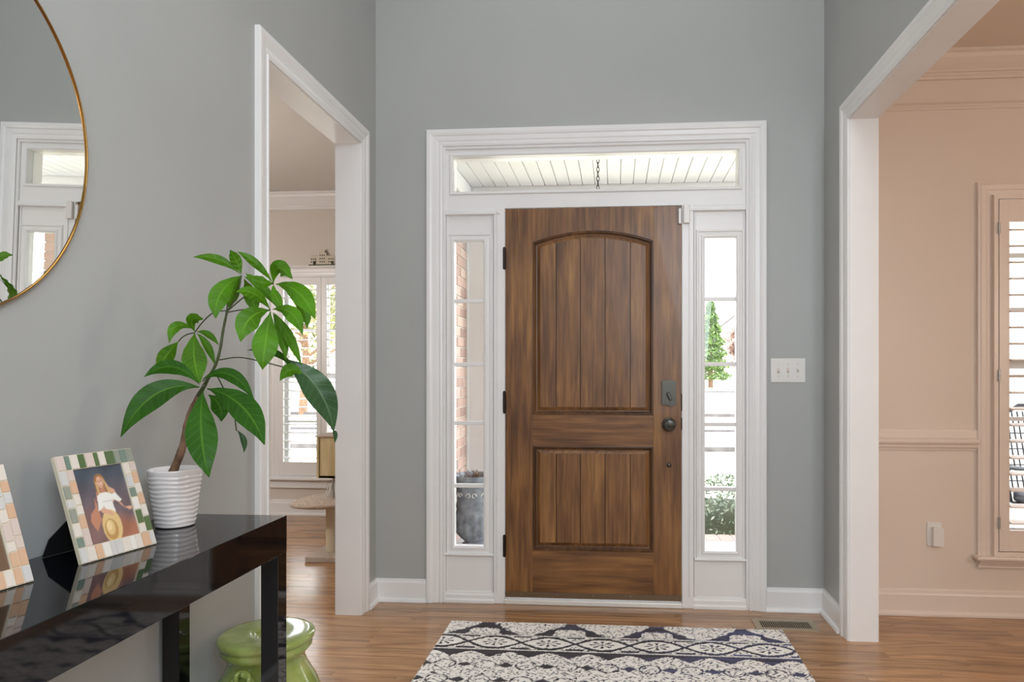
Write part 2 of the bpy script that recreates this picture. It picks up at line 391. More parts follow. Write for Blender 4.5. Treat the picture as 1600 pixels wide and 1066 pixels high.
DOOR_HOLE = (-.91, .684, -.01, 2.39)
DIN_WIN = (1.85, 2.86, .36, 2.11)
wf = wall('wall_front', 'wall_grey', 'y', YF, YF+.14, XL-TH, XR+TH, 0, 5.2, [DOOR_HOLE]); struct(wf)
w = wall('wall_left', 'wall_grey', 'x', XL-TH, XL, -2.9, YF, 0, 5.2, [(2.405, 3.335, -.01, 2.342)]); struct(w)
w = wall('wall_right', 'wall_grey', 'x', XR, XR+TH, -2.9, YF, 0, 5.2, [(.75, 3.185, -.01, 2.343)]); struct(w)
w = bx('wall_back', 'wall_grey', None, -5.6, 4.8, -3.02, -2.9, 0, 5.2); struct(w)
w = bx('ceiling', 'ceiling_paint', None, XL-TH, XR+TH, -2.9, YF+.14, 5.2, 5.3); struct(w)
# dining room
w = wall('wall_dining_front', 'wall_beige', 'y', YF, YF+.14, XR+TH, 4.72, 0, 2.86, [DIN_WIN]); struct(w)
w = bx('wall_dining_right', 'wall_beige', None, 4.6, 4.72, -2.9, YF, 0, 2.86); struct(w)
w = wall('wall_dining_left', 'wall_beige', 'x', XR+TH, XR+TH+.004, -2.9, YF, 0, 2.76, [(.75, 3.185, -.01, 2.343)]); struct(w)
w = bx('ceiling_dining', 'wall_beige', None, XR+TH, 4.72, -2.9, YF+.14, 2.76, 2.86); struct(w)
# living room
LW = (-2.835, -2.05, .33, 2.0)
w = wall('wall_living_front', 'wall_greige', 'y', 5.63, 5.77, -5.52, XL-TH, 0, 2.80, [LW]); struct(w)
w = bx('wall_living_left', 'wall_greige', None, -5.52, -5.4, -2.9, 5.77, 0, 2.80); struct(w)
w = bx('wall_living_right', 'wall_greige', None, XL-TH, XL-TH+.08, YF+.14, 5.77, 0, 2.80); struct(w)
w = wall('wall_living_side', 'wall_greige', 'x', XL-TH-.004, XL-TH, -2.9, YF+.14, 0, 2.70, [(2.405, 3.335, -.01, 2.342)]); struct(w)
w = bx('ceiling_living', 'ceiling_paint', None, -5.52, XL-TH, -2.9, 5.77, 2.70, 2.80); struct(w)

# jamb linings and casings of the two cased openings
def opening(nm, side, xw, y0, y1, zt, xback):
    """side +1: room is on +X side of the wall face xw"""
    t = empty(nm, (xw, y1, 0)); struct(t)
    xa, xb = sorted((xw+side*.002, xback-side*.006))
    bx('jamb_lining', 'trim_white', t, xa, xb, y1, y1+.012, 0, zt)
    bx('jamb_lining', 'trim_white', t, xa, xb, y0-.012, y0, 0, zt)
    bx('head_lining', 'trim_white', t, xa, xb, y0-.012, y1+.012, zt, zt+.012)
    for face, sgn in ((xw, side), (xback, -side)):
        out = [(y0-.004, 0), (y0-.004, zt+.004), (y1+.004, zt+.004), (y1+.004, 0)]
        sweep(out[::-1] if False else out, [(-w if False else w, d) for w, d in CASING],
              lambda a, b, d, f=face, s=sgn: (f+s*d, a, b), closed=False).build('casing', 'trim_white', t)
    return t
# outline must run so that "outward" (e.y,-e.x) points away from the opening: going up the left side gives (1,0) -> flip order
def opening_outline(y0, y1, zt): return [(y1, 0), (y1, zt), (y0, zt), (y0, 0)]
def cased(nm, side, xw, y0, y1, zt, xback):
    t = empty(nm, (xw, y1, 0)); struct(t)
    xa, xb = sorted((xw+side*.002, xback-side*.006))
    bx('jamb', 'trim_white', t, xa, xb, y1-.001, y1+.012, 0, zt)
    bx('jamb', 'trim_white', t, xa, xb, y0-.012, y0+.001, 0, zt)
    bx('head_jamb', 'trim_white', t, xa, xb, y0-.012, y1+.012, zt-.001, zt+.012)
    for face, sgn in ((xw, side), (xback, -side)):
        sweep(opening_outline(y0-.003, y1+.003, zt+.003), CASING, lambda a, b, d, f=face, s=sgn: (f+s*d, a, b), closed=False).build('casing', 'trim_white', t)
    return t
cased('trim_1', 1, XL, 2.417, 3.323, 2.330, XL-TH)
cased('trim_2', -1, XR, .762, 3.173, 2.331, XR+TH)

# baseboards: (profile in d,z)
BASE = [(0, 0), (.030, 0), (.030, .006), (.026, .016), (.016, .020), (.016, .098), (.013, .104), (.009, .108), (.008, .114), (0, .117)]
def run_profile(nm, prof, segs, m='trim_white', parent=None):
    """segs: list of (fn, [t0,t1]) with fn(t,d,z)"""
    mb = MB()
    for fn, t0, t1 in segs:
        mb.strip([[fn(t0, d, z) for d, z in prof], [fn(t1, d, z) for d, z in prof]], closed_ring=True)
        n = len(prof)
        for t in (t0, t1): mb.add([fn(t, d, z) for d, z in prof], [tuple(range(n))])
    return mb.build(nm, m, parent)
o = run_profile('baseboard_front', BASE, [(lambda t, d, z: (t, YF-d, z), XL, -.985), (lambda t, d, z: (t, YF-d, z), .752, XR)]); struct(o)
o = run_profile('baseboard_left', BASE, [(lambda t, d, z: (XL+d, t, z), 3.411, YF), (lambda t, d, z: (XL+d, t, z), -2.9, 2.329)]); struct(o)
o = run_profile('baseboard_right', BASE, [(lambda t, d, z: (XR-d, t, z), 3.261, YF), (lambda t, d, z: (XR-d, t, z), -2.9, .674)]); struct(o)
BASE2 = [(0, 0), (.030, 0), (.030, .010), (.020, .020), (.016, .022), (.016, .100), (.013, .108), (.011, .122), (.005, .127), (0, .128)]
o = run_profile('baseboard_dining', BASE2, [(lambda t, d, z: (t, YF-d, z), XR+TH, 4.6), (lambda t, d, z: (4.6-d, t, z), -2.9, YF), (lambda t, d, z: (XR+TH+.004+d, t, z), 3.263, YF)], 'trim_lamp_warmed'); struct(o)
o = run_profile('baseboard_living', BASE2, [(lambda t, d, z: (t, 5.63-d, z), -5.4, XL-TH), (lambda t, d, z: (XL-TH-.004-d, t, z), 3.411, YF+.1), (lambda t, d, z: (-5.4+d, t, z), -2.9, 5.63)]); struct(o)
def crown(zt, dz, dd):
    return [(0, zt), (dd, zt), (dd, zt-.1*dz), (dd*.86, zt-.16*dz), (dd*.78, zt-.30*dz), (dd*.55, zt-.52*dz), (dd*.34, zt-.68*dz), (dd*.30, zt-.74*dz), (dd*.22, zt-.76*dz), (dd*.22, zt-.84*dz), (dd*.14, zt-.9*dz), (dd*.14, zt-dz), (0, zt-dz)]
o = run_profile('trim_3', crown(2.70, .13, .10), [(lambda t, d, z: (t, 5.63-d, z), -5.4, XL-TH), (lambda t, d, z: (-5.4+d, t, z), -2.9, 5.63)]); struct(o)
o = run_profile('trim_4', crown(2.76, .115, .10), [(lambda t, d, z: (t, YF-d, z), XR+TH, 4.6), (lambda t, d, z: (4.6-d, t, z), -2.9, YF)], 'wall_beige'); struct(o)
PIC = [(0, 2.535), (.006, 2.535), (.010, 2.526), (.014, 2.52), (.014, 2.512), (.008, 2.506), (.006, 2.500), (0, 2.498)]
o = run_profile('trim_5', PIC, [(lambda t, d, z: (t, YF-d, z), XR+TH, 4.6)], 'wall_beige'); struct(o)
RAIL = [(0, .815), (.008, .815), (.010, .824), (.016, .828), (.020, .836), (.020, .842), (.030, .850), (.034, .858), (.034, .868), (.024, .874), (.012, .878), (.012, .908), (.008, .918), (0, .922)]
o = run_profile('trim_6', RAIL, [(lambda t, d, z: (t, YF-d, z), XR+TH, 1.772), (lambda t, d, z: (t, YF-d, z), 2.94, 4.6)], 'trim_lamp_warmed'); struct(o)

# ------------------------------------------------------------------ entry unit: frame, transom, sidelights
YP = 3.566                                  # plane of the flat panels
F = lambda a, b, d: (a, YP-d, b)
unit_ = empty('trim_7', (-.11, YF, 0)); struct(unit_)
# outer casing
sweep([(.671, 0), (.671, 2.379), (-.900, 2.379), (-.900, 0)], CASING, lambda a, b, d: (a, YF-d-.002, b), closed=False).build('casing', 'trim_white', unit_)
# frame body
b = MB()
for a0, a1, c0, c1 in rects(-.91, .684, .0, 2.39, [(-.853, .623, 2.140, 2.328), (-.573, .335, -.1, 2.053), (-.885, -.632, .03, 2.035), (.394, .655, .03, 2.035)]):
    b.box(a0, a1, YP-.006, YP+.10, c0, c1)
b.build('frame', 'trim_white', unit_)
# inner step moulding along the casing
INN = [(0, .0), (0, .010), (.004, .014), (.010, .014), (.012, .010), (.022, .010), (.022, 0)]
sweep([(.655, 0.), (.655, 2.362), (-.886, 2.362), (-.886, 0.)], INN, lambda a, b, d: (a, YP-d-.004, b), closed=False).build('stop', 'trim_white', unit_)
# bead round the transom glass, mullion ledges above the sidelights
def ccw(x0, x1, z0, z1): return [(x0, z0), (x1, z0), (x1, z1), (x0, z1)]
BEAD = [(-.002, -.03), (-.002, .004), (.004, .008), (.010, .008), (.014, .003), (.014, 0)]
sweep(ccw(-.853, .623, 2.140, 2.328), BEAD, lambda a, b, d: (a, YP-d-.006, b)).build('transom_bead', 'trim_white', unit_)
for xa, xb in ((-.886, -.598), (.372, .655)):
    p = [(0, 2.053), (.004, 2.053), (.006, 2.046), (.013, 2.042), (.013, 2.034), (.018, 2.03), (.018, 2.022), (0, 2.018)]
    mb = MB().strip([[(t, YP-.004-d, z) for d, z in p] for t in (xa, xb)], closed_ring=True)
    for t in (xa, xb): mb.add([(t, YP-.004-d, z) for d, z in p], [tuple(range(len(p)))])
    mb.build('ledge', 'trim_white', unit_)
# upright mullion posts beside the door
for xa, xb in ((-.632, -.575), (.337, .394)):
    MB().box(xa, xb, YP-.016, YP+.09, 0, 2.053, .002).build('mullion_post', 'trim_white', unit_)
    s = -1 if xa < 0 else 1
    xm = xa+.020 if s < 0 else xb-.020
    MB().box(xm-.003, xm+.003, YP-.022, YP-.015, 0.06, 2.04, .0015).build('mullion_bead', 'trim_white', unit_)
MB().box(-.853, .623, YP+.034, YP+.038, 2.140, 2.328).build('pane', 'pane_glass', unit_)
def sidelight(xa, xb, g0, g1, lab):
    # panel: glass between g0..g1
    t = empty('window_%d' % (1 if xa < 0 else 2), ((xa+xb)/2, YP, 0)); struct(t)
    mb = MB()
    for a0, a1, c0, c1 in rects(xa, xb, .0, 2.04, [(g0, g1, .291, 1.885)]): mb.box(a0, a1, YP-.001, YP+.04, c0, c1)
    mb.build('panel', 'trim_white', t)
    MOLD = [(-.002, -.03), (-.002, .006), (.006, .010), (.012, .010), (.016, .005), (.028, .004), (.032, .009), (.038, .009), (.042, .002), (.042, 0)]
    sweep(ccw(g0, g1, .291, 1.885), MOLD, lambda a, b, d: (a, YP-.001-d, b)).build('glazing_frame', 'trim_white', t)
    for z in (1.574, 1.242, .934, .605):
        MB().box(g0-.002, g1+.002, YP+.004, YP+.030, z-.010, z+.010, .003).build('muntin', 'trim_white', t)
    zs = [.291, .605, .934, 1.242, 1.574, 1.885]
    for i in range(5): MB().box(g0, g1, YP+.014, YP+.018, zs[i], zs[i+1]).build('pane', 'pane_glass', t)
    MB().box(g0-.052, g1+.052, YP-.020, YP, .244, .256, .004).build('sill', 'trim_white', t)
    # outer border moulding of the panel, bottom rail ledge
    sweep([(xb-.012, .06), (xb-.012, 2.016), (xa+.012, 2.016), (xa+.012, .06)], [(0, 0), (0, .003), (.003, .006), (.008, .006), (.010, 0)], lambda a, b, d: (a, YP-.001-d, b), closed=False).build('panel_bead', 'trim_white', t)
    p = [(0, 0), (.020, 0), (.020, .014), (.014, .022), (.014, .040), (.008, .046), (.006, .056), (0, .058)]
    mb = MB().strip([[(tt, YP-d, z) for d, z in p] for tt in (xa-.002, xb+.002)], closed_ring=True)
    for tt in (xa-.002, xb+.002): mb.add([(tt, YP-d, z) for d, z in p], [tuple(range(len(p)))])
    mb.build('bottom_rail', 'trim_white', t)
sidelight(-.886, -.632, -.843, -.684, 'left'); sidelight(.394, .655, .450, .610, 'right')

# ------------------------------------------------------------------ front door
YD = 3.560
dr = empty('door_1', (-.573, YD, .03)); struct(dr)
DX0, DX1, DZ0, DZ1 = -.571, .334, .034, 2.049
PX0, PX1 = -.429, .192
U = 'door_wood_upright'; Ac = 'door_wood_across'
bx('stile', U, dr, DX0, PX0, YD, YD+.045, DZ0, DZ1, b=.0015)
bx('stile', U, dr, PX1, DX1, YD, YD+.045, DZ0, DZ1, b=.0015)
bx('rail', Ac, dr, PX0, PX1, YD+.0004, YD+.045, DZ0, .279)
bx('rail', Ac, dr, PX0, PX1, YD+.0004, YD+.045, .819, .981)
# arc of the upper panel
def arc(x0, x1, zs, za, n=18):
    w = (x1-x0)/2; h = za-zs; R = (w*w+h*h)/(2*h); cx = (x0+x1)/2; cz = za-R; a = math.asin(w/R)
    return [(cx+R*math.sin(a*(1-2*i/n)), cz+R*math.cos(a*(1-2*i/n))) for i in range(n+1)]      # from x1 to x0
A = arc(PX0, PX1, 1.874, 1.932)
MB().prism([(PX0, DZ1), (PX1, DZ1)]+A, lambda a, b, h: (a, h, b), YD+.0004, YD+.045).build('rail', U, dr)
bx('core', 'door_wood_glazed', dr, PX0, PX1, YD+.022, YD+.040, .279, 1.93)
STK = [(0, .0), (.001, .0005), (-.003, .001), (-.005, -.004), (-.008, -.004), (-.012, -.010), (-.017, -.016), (-.030, -.018)]
upper = [(PX0, .981), (PX1, .981)]+A
lower = ccw(PX0, PX1, .279, .819)
for out in (upper, lower):
    sweep(out, STK, lambda a, b, d: (a, YD-d, b)).build('panel_moulding', 'door_wood_glazed', dr)
# raised field: chamfered border then planks
def inset(out, w):
    P = [Vector(p) for p in out]; n = len(P); r = []
    for i in range(n):
        e0 = (P[i]-P[i-1]).normalized(); e1 = (P[(i+1) % n]-P[i]).normalized()
        n0 = Vector((-e0.y, e0.x)); n1 = Vector((-e1.y, e1.x)); k = n0+n1; k /= k.dot(n0); q = P[i]+k*w; r.append((q.x, q.y))
    return r
edges = [-.385, -.307, -.182, -.054, .075, .148]
for out, z0, ztop in ((upper, 1.018, None), (lower, .316, .782)):
    sweep(inset(out, .020), [(0, -.018), (-.018, -.007), (-.020, -.006)], lambda a, b, d: (a, YD-d, b)).build('field_bevel', U if out is upper else U, dr)
    fin = inset(out, .038)
    xa_, xb_ = fin[0][0], fin[1][0]
    def top(x):
        if ztop: return ztop
        arcp = [p for p in fin[2:]]
        for (xa, za), (xb, zb) in zip(arcp, arcp[1:]):
            if min(xa, xb)-1e-6 <= x <= max(xa, xb)+1e-6: return za+(zb-za)*(x-xa)/(xb-xa) if abs(xb-xa) > 1e-9 else za
        return arcp[0][1]
    E2 = [xa_]+edges[1:5]+[xb_]
    for i in range(5):
        x0, x1 = E2[i]+(.0021 if i else 0), E2[i+1]-(.0021 if i < 4 else 0)
        zb = fin[0][1]
        xs = [x1-(x1-x0)*k/6 for k in range(7)]
        MB().prism([(x0, zb), (x1, zb)]+[(x, top(x)) for x in xs], lambda a, b, h: (a, h, b), YD+.0065+.0006*(i % 2), YD+.024).build('plank', U, dr)
# hinges
for zc in (1.792, 1.045, .300):
    mb = MB().tube([(DX0-.005, YD-.010, zc-.052), (DX0-.005, YD-.010, zc+.052)], .0075, 12)
    mb.box(DX0-.010, DX0+.003, YD-.005, YD, zc-.05, zc+.05)
    for e in (-.055, .055): mb.lathe(DX0-.005, YD-.010, [(.001, zc+e-.004), (.006, zc+e-.002), (.006, zc+e+.002), (.001, zc+e+.004)], 10)
    mb.build('hinge', 'bronze', dr)
# deadbolt with shaped plate and thumb turn
dbx, dbz = .271, 1.095
outl = [(-.036, -.060), (-.024, -.056), (-.010, -.060), (0, -.064), (.012, -.066), (.024, -.061), (.036, -.054), (.034, -.046), (.035, .052), (.030, .060), (.016, .061), (.010, .066), (-.008, .066), (-.016, .062), (-.036, .060)]
mb = MB(); mb.prism([(dbx+a*1.02, dbz+b*1.02) for a, b in outl], lambda a, b, h: (a, h, b), YD-.016, YD)
mb.prism([(dbx+a*.86, dbz+b*.86) for a, b in outl], lambda a, b, h: (a, h, b), YD-.021, YD-.014)
db = mb.build('deadbolt', 'antique_bronze', dr)
ax = Matrix.Rotation(math.radians(-24), 3, 'Y')
mb = MB().box(-.008, .008, -.040, -.018, -.022, .022, .004); mb.v = [tuple(Vector((dbx, YD, dbz-.016))+ax @ Vector(v)) for v in mb.v]
mb.build('thumb_turn', 'antique_bronze', db)
# knob
kx, kz = .271, .934
def lathe_y(prof, cx, cz, n=28, m='antique_bronze', name='knob', parent=None, fn=None):
    mb = MB().lathe(0, 0, [(r, h) for r, h in prof], n, fn); mb.v = [(cx+v[0], YD-v[2], cz+v[1]) for v in mb.v]
    return mb.build(name, m, parent)
ro = lathe_y([(.0005, .008), (.034, .008), (.036, .004), (.036, 0)][::-1], kx, kz, name='rosette', parent=dr)
kn = lathe_y([(.014, .006), (.013, .028), (.020, .034), (.028, .040), (.031, .050), (.029, .058), (.024, .062), (.014, .060), (.010, .063), (.0004, .066)], kx, kz, name='knob', parent=dr)
lathe_y([(.010, 0), (.012, .003), (.011, .007), (.006, .009), (.0004, .0095)], .272, .727, m='antique_bronze', name='viewer_cap', parent=dr)
for z0, z1 in ((1.00, 1.094), (.905, .972)):
    MB().prism([(DX1-.002, z0), (DX1+.007, z0+.012), (DX1+.010, (z0+z1)/2), (DX1+.007, z1-.012), (DX1-.002, z1)], lambda a, b, h: (a, h, b), YD-.008, YD+.004).build('strike', 'bronze', dr)
sw = bx('door_sweep', 'sweep_bronze', dr, DX0, DX1, YD-.009, YD, .034, .062, b=.001)
for x in (-.49, -.30, -.115, .075, .268): lathe_y([(.0045, .009), (.0045, .011), (.0004, .0125)], x, .052, 10, 'screw_metal', 'screw', sw)
th_ = bx('threshold', 'sill_white', unit_, -.575, .337, YD-.020, YD+.13, 0.0, .026, b=.004)
# white alarm contact, one half on the door and one on the frame
t = empty('alarm_sensor', (.36, YD, 1.99)); tag(t, 'small white two-piece alarm contact at the top right corner of the wooden door', 'alarm sensor')
MB().box(.318, .333, YD-.017, YD-.0005, 1.955, 2.034, .003).build('magnet', 'white_plastic', t)
MB().box(.342, .374, YP-.036, YP-.016, 1.955, 2.050, .004).build('sensor_body', 'white_plastic', t)

# light switch plate
t = empty('light_switch', (.863, YF, 1.15)); tag(t, 'white three-gang light switch plate on the grey wall right of the door', 'light switch')
MB().box(.778, .949, YF-.006, YF, 1.149, 1.271, .003).build('plate', 'white_plastic', t)
for i, x in enumerate((.816, .863, .910)):
    MB().box(x-.006, x+.006, YF-.0075, YF-.005, 1.197, 1.223, .0005).build('switch_slot', 'wall_beige', t)
    up = 1 if i < 2 else -1
    mb = MB().box(-.0045, .0045, -.015, .0, -.006, .006, .0015); R_ = Matrix.Rotation(.5*up, 3, 'X'); mb.v = [tuple(Vector((x, YF-.006, 1.21))+R_ @ Vector(v)) for v in mb.v]
    mb.build('toggle', 'white_plastic', t)
    for z in (1.180, 1.240): MB().lathe(0, 0, [(.0025, 0), (.0025, .001), (.0003, .0015)], 8).build('x', 'screw_metal') if False else None
    for z in (1.180, 1.240): MB().box(x-.002, x+.002, YF-.0072, YF-.006, z-.002, z+.002, .0006).build('screw', 'screw_metal', t)

# dining outlet with plugged-in device
t = empty('wall_outlet', (1.575, YF, .34)); tag(t, 'white outlet plate with a plugged-in wedge-shaped white night light on the dining wall', 'outlet')
MB().box(1.536, 1.606, YF-.006, YF, .342, .458, .002).build('plate', 'white_plastic', t)
MB().prism([(1.556, .345), (1.606, .345), (1.606, .432), (1.562, .440), (1.556, .436)], lambda a, b, h: (a, h, b), YF-.030, YF-.004).build('night_light', 'white_plastic', t)

# floor vent
t = empty('floor_vent', (.80, 3.345, 0)); tag(t, 'tan slotted metal floor register between rug and baseboard', 'vent')
mb = MB()
for a0, a1, c0, c1 in rects(.655, .945, 3.275, 3.418, [(.683, .917, 3.303, 3.390)]): mb.box(a0, a1, c0, c1, 0, .005)
mb.build('rim', 'vent_tan', t)
MB().box(.680, .920, 3.300, 3.393, .0005, .001).build('duct', 'dark_gap', t)
n = 24
for i in range(n):
    x = .686+(.917-.689)*i/(n-1)
    MB().prism([(x-.0022, .0048), (x+.0014, .0048), (x+.0022, .001), (x-.0010, .001)], lambda a, b, h: (a, h, b), 3.303, 3.390).build('louver', 'vent_tan', t)

# ------------------------------------------------------------------ windows with shutters
def shutter(x0, x1, z0, z1, yb, zl0, zl1, pitch, blade, lab, grp, stile, tilt=.12, hinge=None, m='trim_white'):
    t = empty('window_shutter', ((x0+x1)/2, yb, z0)); tag(t, lab, 'shutter', grp)
    for a, c in ((x0, x0+stile), (x1-stile, x1)): MB().box(a, c, yb-.028, yb, z0, z1, .002).build('stile', m, t)
    for a, c in ((z0, zl0), (zl1, z1)): MB().box(x0+stile-.001, x1-stile+.001, yb-.026, yb-.002, a, c, .001).build('rail', m, t)
    n = int(round((zl1-zl0)/pitch)); p = (zl1-zl0)/n; me = None
    for i in range(n):
        zc = zl0+p*(i+.5)
        if me is None:
            mb = MB(); N = 10
            ell = [(blade/2*math.cos(2*PI*k/N), .0048*math.sin(2*PI*k/N)) for k in range(N)]
            ca, sa = math.cos(tilt), math.sin(tilt)
            mb.prism([(a*ca-b*sa, a*sa+b*ca) for a, b in ell], lambda a, b, h: (h, yb-.014+a, zc+b), x0+stile, x1-stile)
            o0 = mb.build('louver', m, t); me = o0
        else:
            o = me.copy(); C.objects.link(o); o.parent = t; o.location = (0, 0, p*i)
    if hinge is not None:
        for z in (z0+.14, (z0+z1)/2, z1-.14):
            MB().tube([(hinge, yb-.034, z-.028), (hinge, yb-.034, z+.028)], .005, 8).build('hinge', 'silver', t)
    return t
# dining window_3
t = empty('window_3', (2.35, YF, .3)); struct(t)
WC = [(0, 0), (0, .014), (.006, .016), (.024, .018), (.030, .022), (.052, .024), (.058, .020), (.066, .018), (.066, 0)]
sweep([(2.872, .300), (2.872, 2.066), (1.838, 2.066), (1.838, .300)], WC, lambda a, b, d: (a, YF-d, b), closed=False).build('casing', 'trim_lamp_warmed', t)
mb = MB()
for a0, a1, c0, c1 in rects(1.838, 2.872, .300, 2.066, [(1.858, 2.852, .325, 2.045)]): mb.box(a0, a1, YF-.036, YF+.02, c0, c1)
mb.build('hanging_frame', 'trim_lamp_warmed', t)
MB().box(1.750, 2.96, YF-.060, YF, .287, .304, .005).build('sill', 'trim_lamp_warmed', t)
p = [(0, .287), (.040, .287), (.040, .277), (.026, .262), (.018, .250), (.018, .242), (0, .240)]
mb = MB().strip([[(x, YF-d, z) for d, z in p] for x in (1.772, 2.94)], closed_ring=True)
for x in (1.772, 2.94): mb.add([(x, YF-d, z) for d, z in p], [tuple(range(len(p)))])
mb.build('apron', 'trim_lamp_warmed', t)
shutter(1.861, 2.353, .328, 2.042, YF-.010, .430, 1.934, .0800, .075, 'left white louvered shutter panel of the dining room window', 'shutter panels of the dining room window', .048, hinge=1.858, m='trim_lamp_warmed')
shutter(2.357, 2.849, .328, 2.042, YF-.010, .430, 1.934, .0800, .075, 'right white louvered shutter panel of the dining room window', 'shutter panels of the dining room window', .048, hinge=2.852, m='trim_lamp_warmed')
def sash(t, x0, x1, z0, z1, y, nx, nz, meet=True):
    MB_ = MB()
    for a0, a1, c0, c1 in rects(x0, x1, z0, z1, [(x0+.05, x1-.05, z0+.06, z1-.05)]): MB_.box(a0, a1, y, y+.035, c0, c1)
    MB_.build('sash', 'porch_white', t)
    gx0, gx1, gz0, gz1 = x0+.05, x1-.05, z0+.06, z1-.05
    for i in range(1, nx):
        x = gx0+(gx1-gx0)*i/nx; MB().box(x-.010, x+.010, y+.006, y+.030, gz0, gz1).build('muntin', 'porch_white', t)
    for j in range(1, nz):
        z = gz0+(gz1-gz0)*j/nz; h = .022 if j*2 == nz else .010
        MB().box(gx0, gx1, y+.004, y+.032, z-h, z+h).build('muntin', 'porch_white', t)
    MB().box(gx0, gx1, y+.016, y+.020, gz0, gz1).build('pane', 'pane_glass', t)
sash(t, 1.85, 2.86, .36, 2.11, YF+.07, 3, 6)
# living room window_4
t = empty('window_4', (-2.44, 5.63, .3)); struct(t)
sweep([(-2.05, .318), (-2.05, 2.012), (-2.835, 2.012), (-2.835, .318)], WC, lambda a, b, d: (a, 5.63-d, b), closed=False).build('casing', 'trim_white', t)
MB().box(-2.93, -1.96, 5.585, 5.63, 2.078, 2.092, .003).build('head_ledge', 'trim_white', t)
mb = MB()
for a0, a1, c0, c1 in rects(-2.835, -2.05, .318, 2.012, [(-2.822, -2.063, .333, 1.998)]): mb.box(a0, a1, 5.60, 5.65, c0, c1)
mb.build('hanging_frame', 'trim_white', t)
MB().box(-2.935, -1.95, 5.565, 5.63, .300, .318, .005).build('sill', 'trim_white', t)
MB().box(-2.90, -1.985, 5.605, 5.63, .228, .300, .006).build('apron', 'trim_white', t)
shutter(-2.820, -2.452, .336, 1.995, 5.622, .449, 1.930, .0712, .060, 'left white louvered shutter panel of the living room window, partly behind the plant leaves', 'shutter panels of the living room window', .040)
shutter(-2.449, -2.066, .336, 1.995, 5.622, .449, 1.930, .0712, .060, 'right white louvered shutter panel of the living room window, under the miniature building', 'shutter panels of the living room window', .046)
sash(t, -2.835, -2.05, .33, 2.0, 5.70, 2, 4)

# ------------------------------------------------------------------ porch
struct(bx('trim_8', 'porch_white', None, -1.17, -1.15, 3.70, 5.45, 2.545, 2.68))      # frieze board over the brick
porch = bx('porch_floor', 'concrete', None, -1.17, 4.6, 3.695, 5.20, -.30, -.05); struct(porch)
gap = MB()
MB().box(-.2, -.19, 3.70, 5.2, -.0505, -.0485).build('joint', 'dark_gap', porch)
mb = MB().box(.955, .963, 3.70, 5.2, -.0505, -.0485); mb.build('joint', 'dark_gap', porch)
be = bx('porch_edge', 'mortar', None, -1.17, 4.6, 5.20, 5.40, -.30, -.056); struct(be)
x = -1.16; bme = None
while x < 3.6:
    if bme is None: bme = MB().box(x, x+.092, 5.205, 5.398, -.10, -.048, .003).build('brick', 'brick_clay', be); bx0 = x
    else: o = bme.copy(); C.objects.link(o); o.location = (x-bx0, 0, random.uniform(-.001, .001))
    x += .102
pc = bx('porch_ceiling', 'porch_white', None, -1.35, 4.6, 3.695, 5.60, 2.70, 2.78); struct(pc)
x = -1.15; me = None; x00 = x
while x < 4.2:
    if me is None:
        P2 = [(0, 2.70), (0, 2.685), (.0035, 2.680), (.0925, 2.680), (.096, 2.685), (.096, 2.70)]
        me = MB().prism([(x+a, b) for a, b in P2], lambda a, b, h: (a, h, b), 3.70, 5.442).build('plank', 'porch_white', pc)
    else: o = me.copy(); C.objects.link(o); o.location = (x-x00, 0, 0)
    x += .099
MB().box(-1.16, 4.2, 5.4425, 5.449, 2.682, 2.70).build('shadow_gap', 'dark_gap', pc)
struct(bx('porch_beam', 'porch_white', None, -1.35, 4.6, 5.45, 5.60, 2.42, 2.72))
# living room side wall in brick
bw = bx('wall_brick', 'mortar', None, XL-TH+.08, -1.176, 3.695, 5.35, -.30, 2.545); struct(bw)
bf = bx('wall_brick_front', 'mortar', None, -5.52, XL-TH, 5.77, 5.90, -.4, .32); struct(bf)
stuff = MB(); proto = None; L_, H_, G_ = .194, .0665, .0095
for r in range(34):
    z = -.05+r*(H_+G_)
    if z+H_ > 2.545: break
    y = 5.35-(L_ if r % 2 == 0 else L_/2)
    first = True
    while y > 3.695-L_:
        ya, yb = max(y, 3.70), min(y+L_, 5.35)
        full = abs(yb-ya-L_) < 1e-6
        if yb-ya > .03:
            if ya > 4.55 and full:
                if proto is None: proto = MB().box(-1.23, -1.168, ya, yb, z, z+H_, .003).build('brick', 'brick_clay', bw); p0 = (ya, z)
                else: o = proto.copy(); C.objects.link(o); o.location = (random.uniform(-.0015, .0015), ya-p0[0], z-p0[1])
            elif ya > 4.55: MB().box(-1.23, -1.168, ya, yb, z, z+H_, .003).build('brick', 'brick_clay', bw)
            else: stuff.box(-1.23, -1.168, ya, yb, z, z+H_)
        if r % 2 == 1 and y+L_ >= 5.35-.001+L_/2: pass
        y -= L_+G_
o = stuff.build('bricks', 'brick_clay', bw); o['kind'] = 'stuff'
def pier(x0, x1, y0, y1, z0, z1, lab):
    t = empty('brick_pier', ((x0+x1)/2, (y0+y1)/2, z0)); tag(t, lab, 'pier')
    bx('mortar_core', 'mortar', t, x0+.006, x1-.006, y0+.006, y1-.006, z0, z1)
    pr = None; z = z0; r = 0
    while z+H_ < z1:
        for k in range(2):
            if r % 2 == 0: A_ = (x0, x1, y0+k*(y1-y0+G_)/2, y0+k*(y1-y0+G_)/2+(y1-y0-G_)/2)
            else: A_ = (x0+k*(x1-x0+G_)/2, x0+k*(x1-x0+G_)/2+(x1-x0-G_)/2, y0, y1)
            MB().box(*A_, z, z+H_, .002).build('brick', 'brick_clay', t)
        z += H_+G_; r += 1
pier(1.80, 2.02, 5.40, 5.60, -.30, 2.42, 'brick pier under the porch beam, outside right of the entry, seen in the mirror')
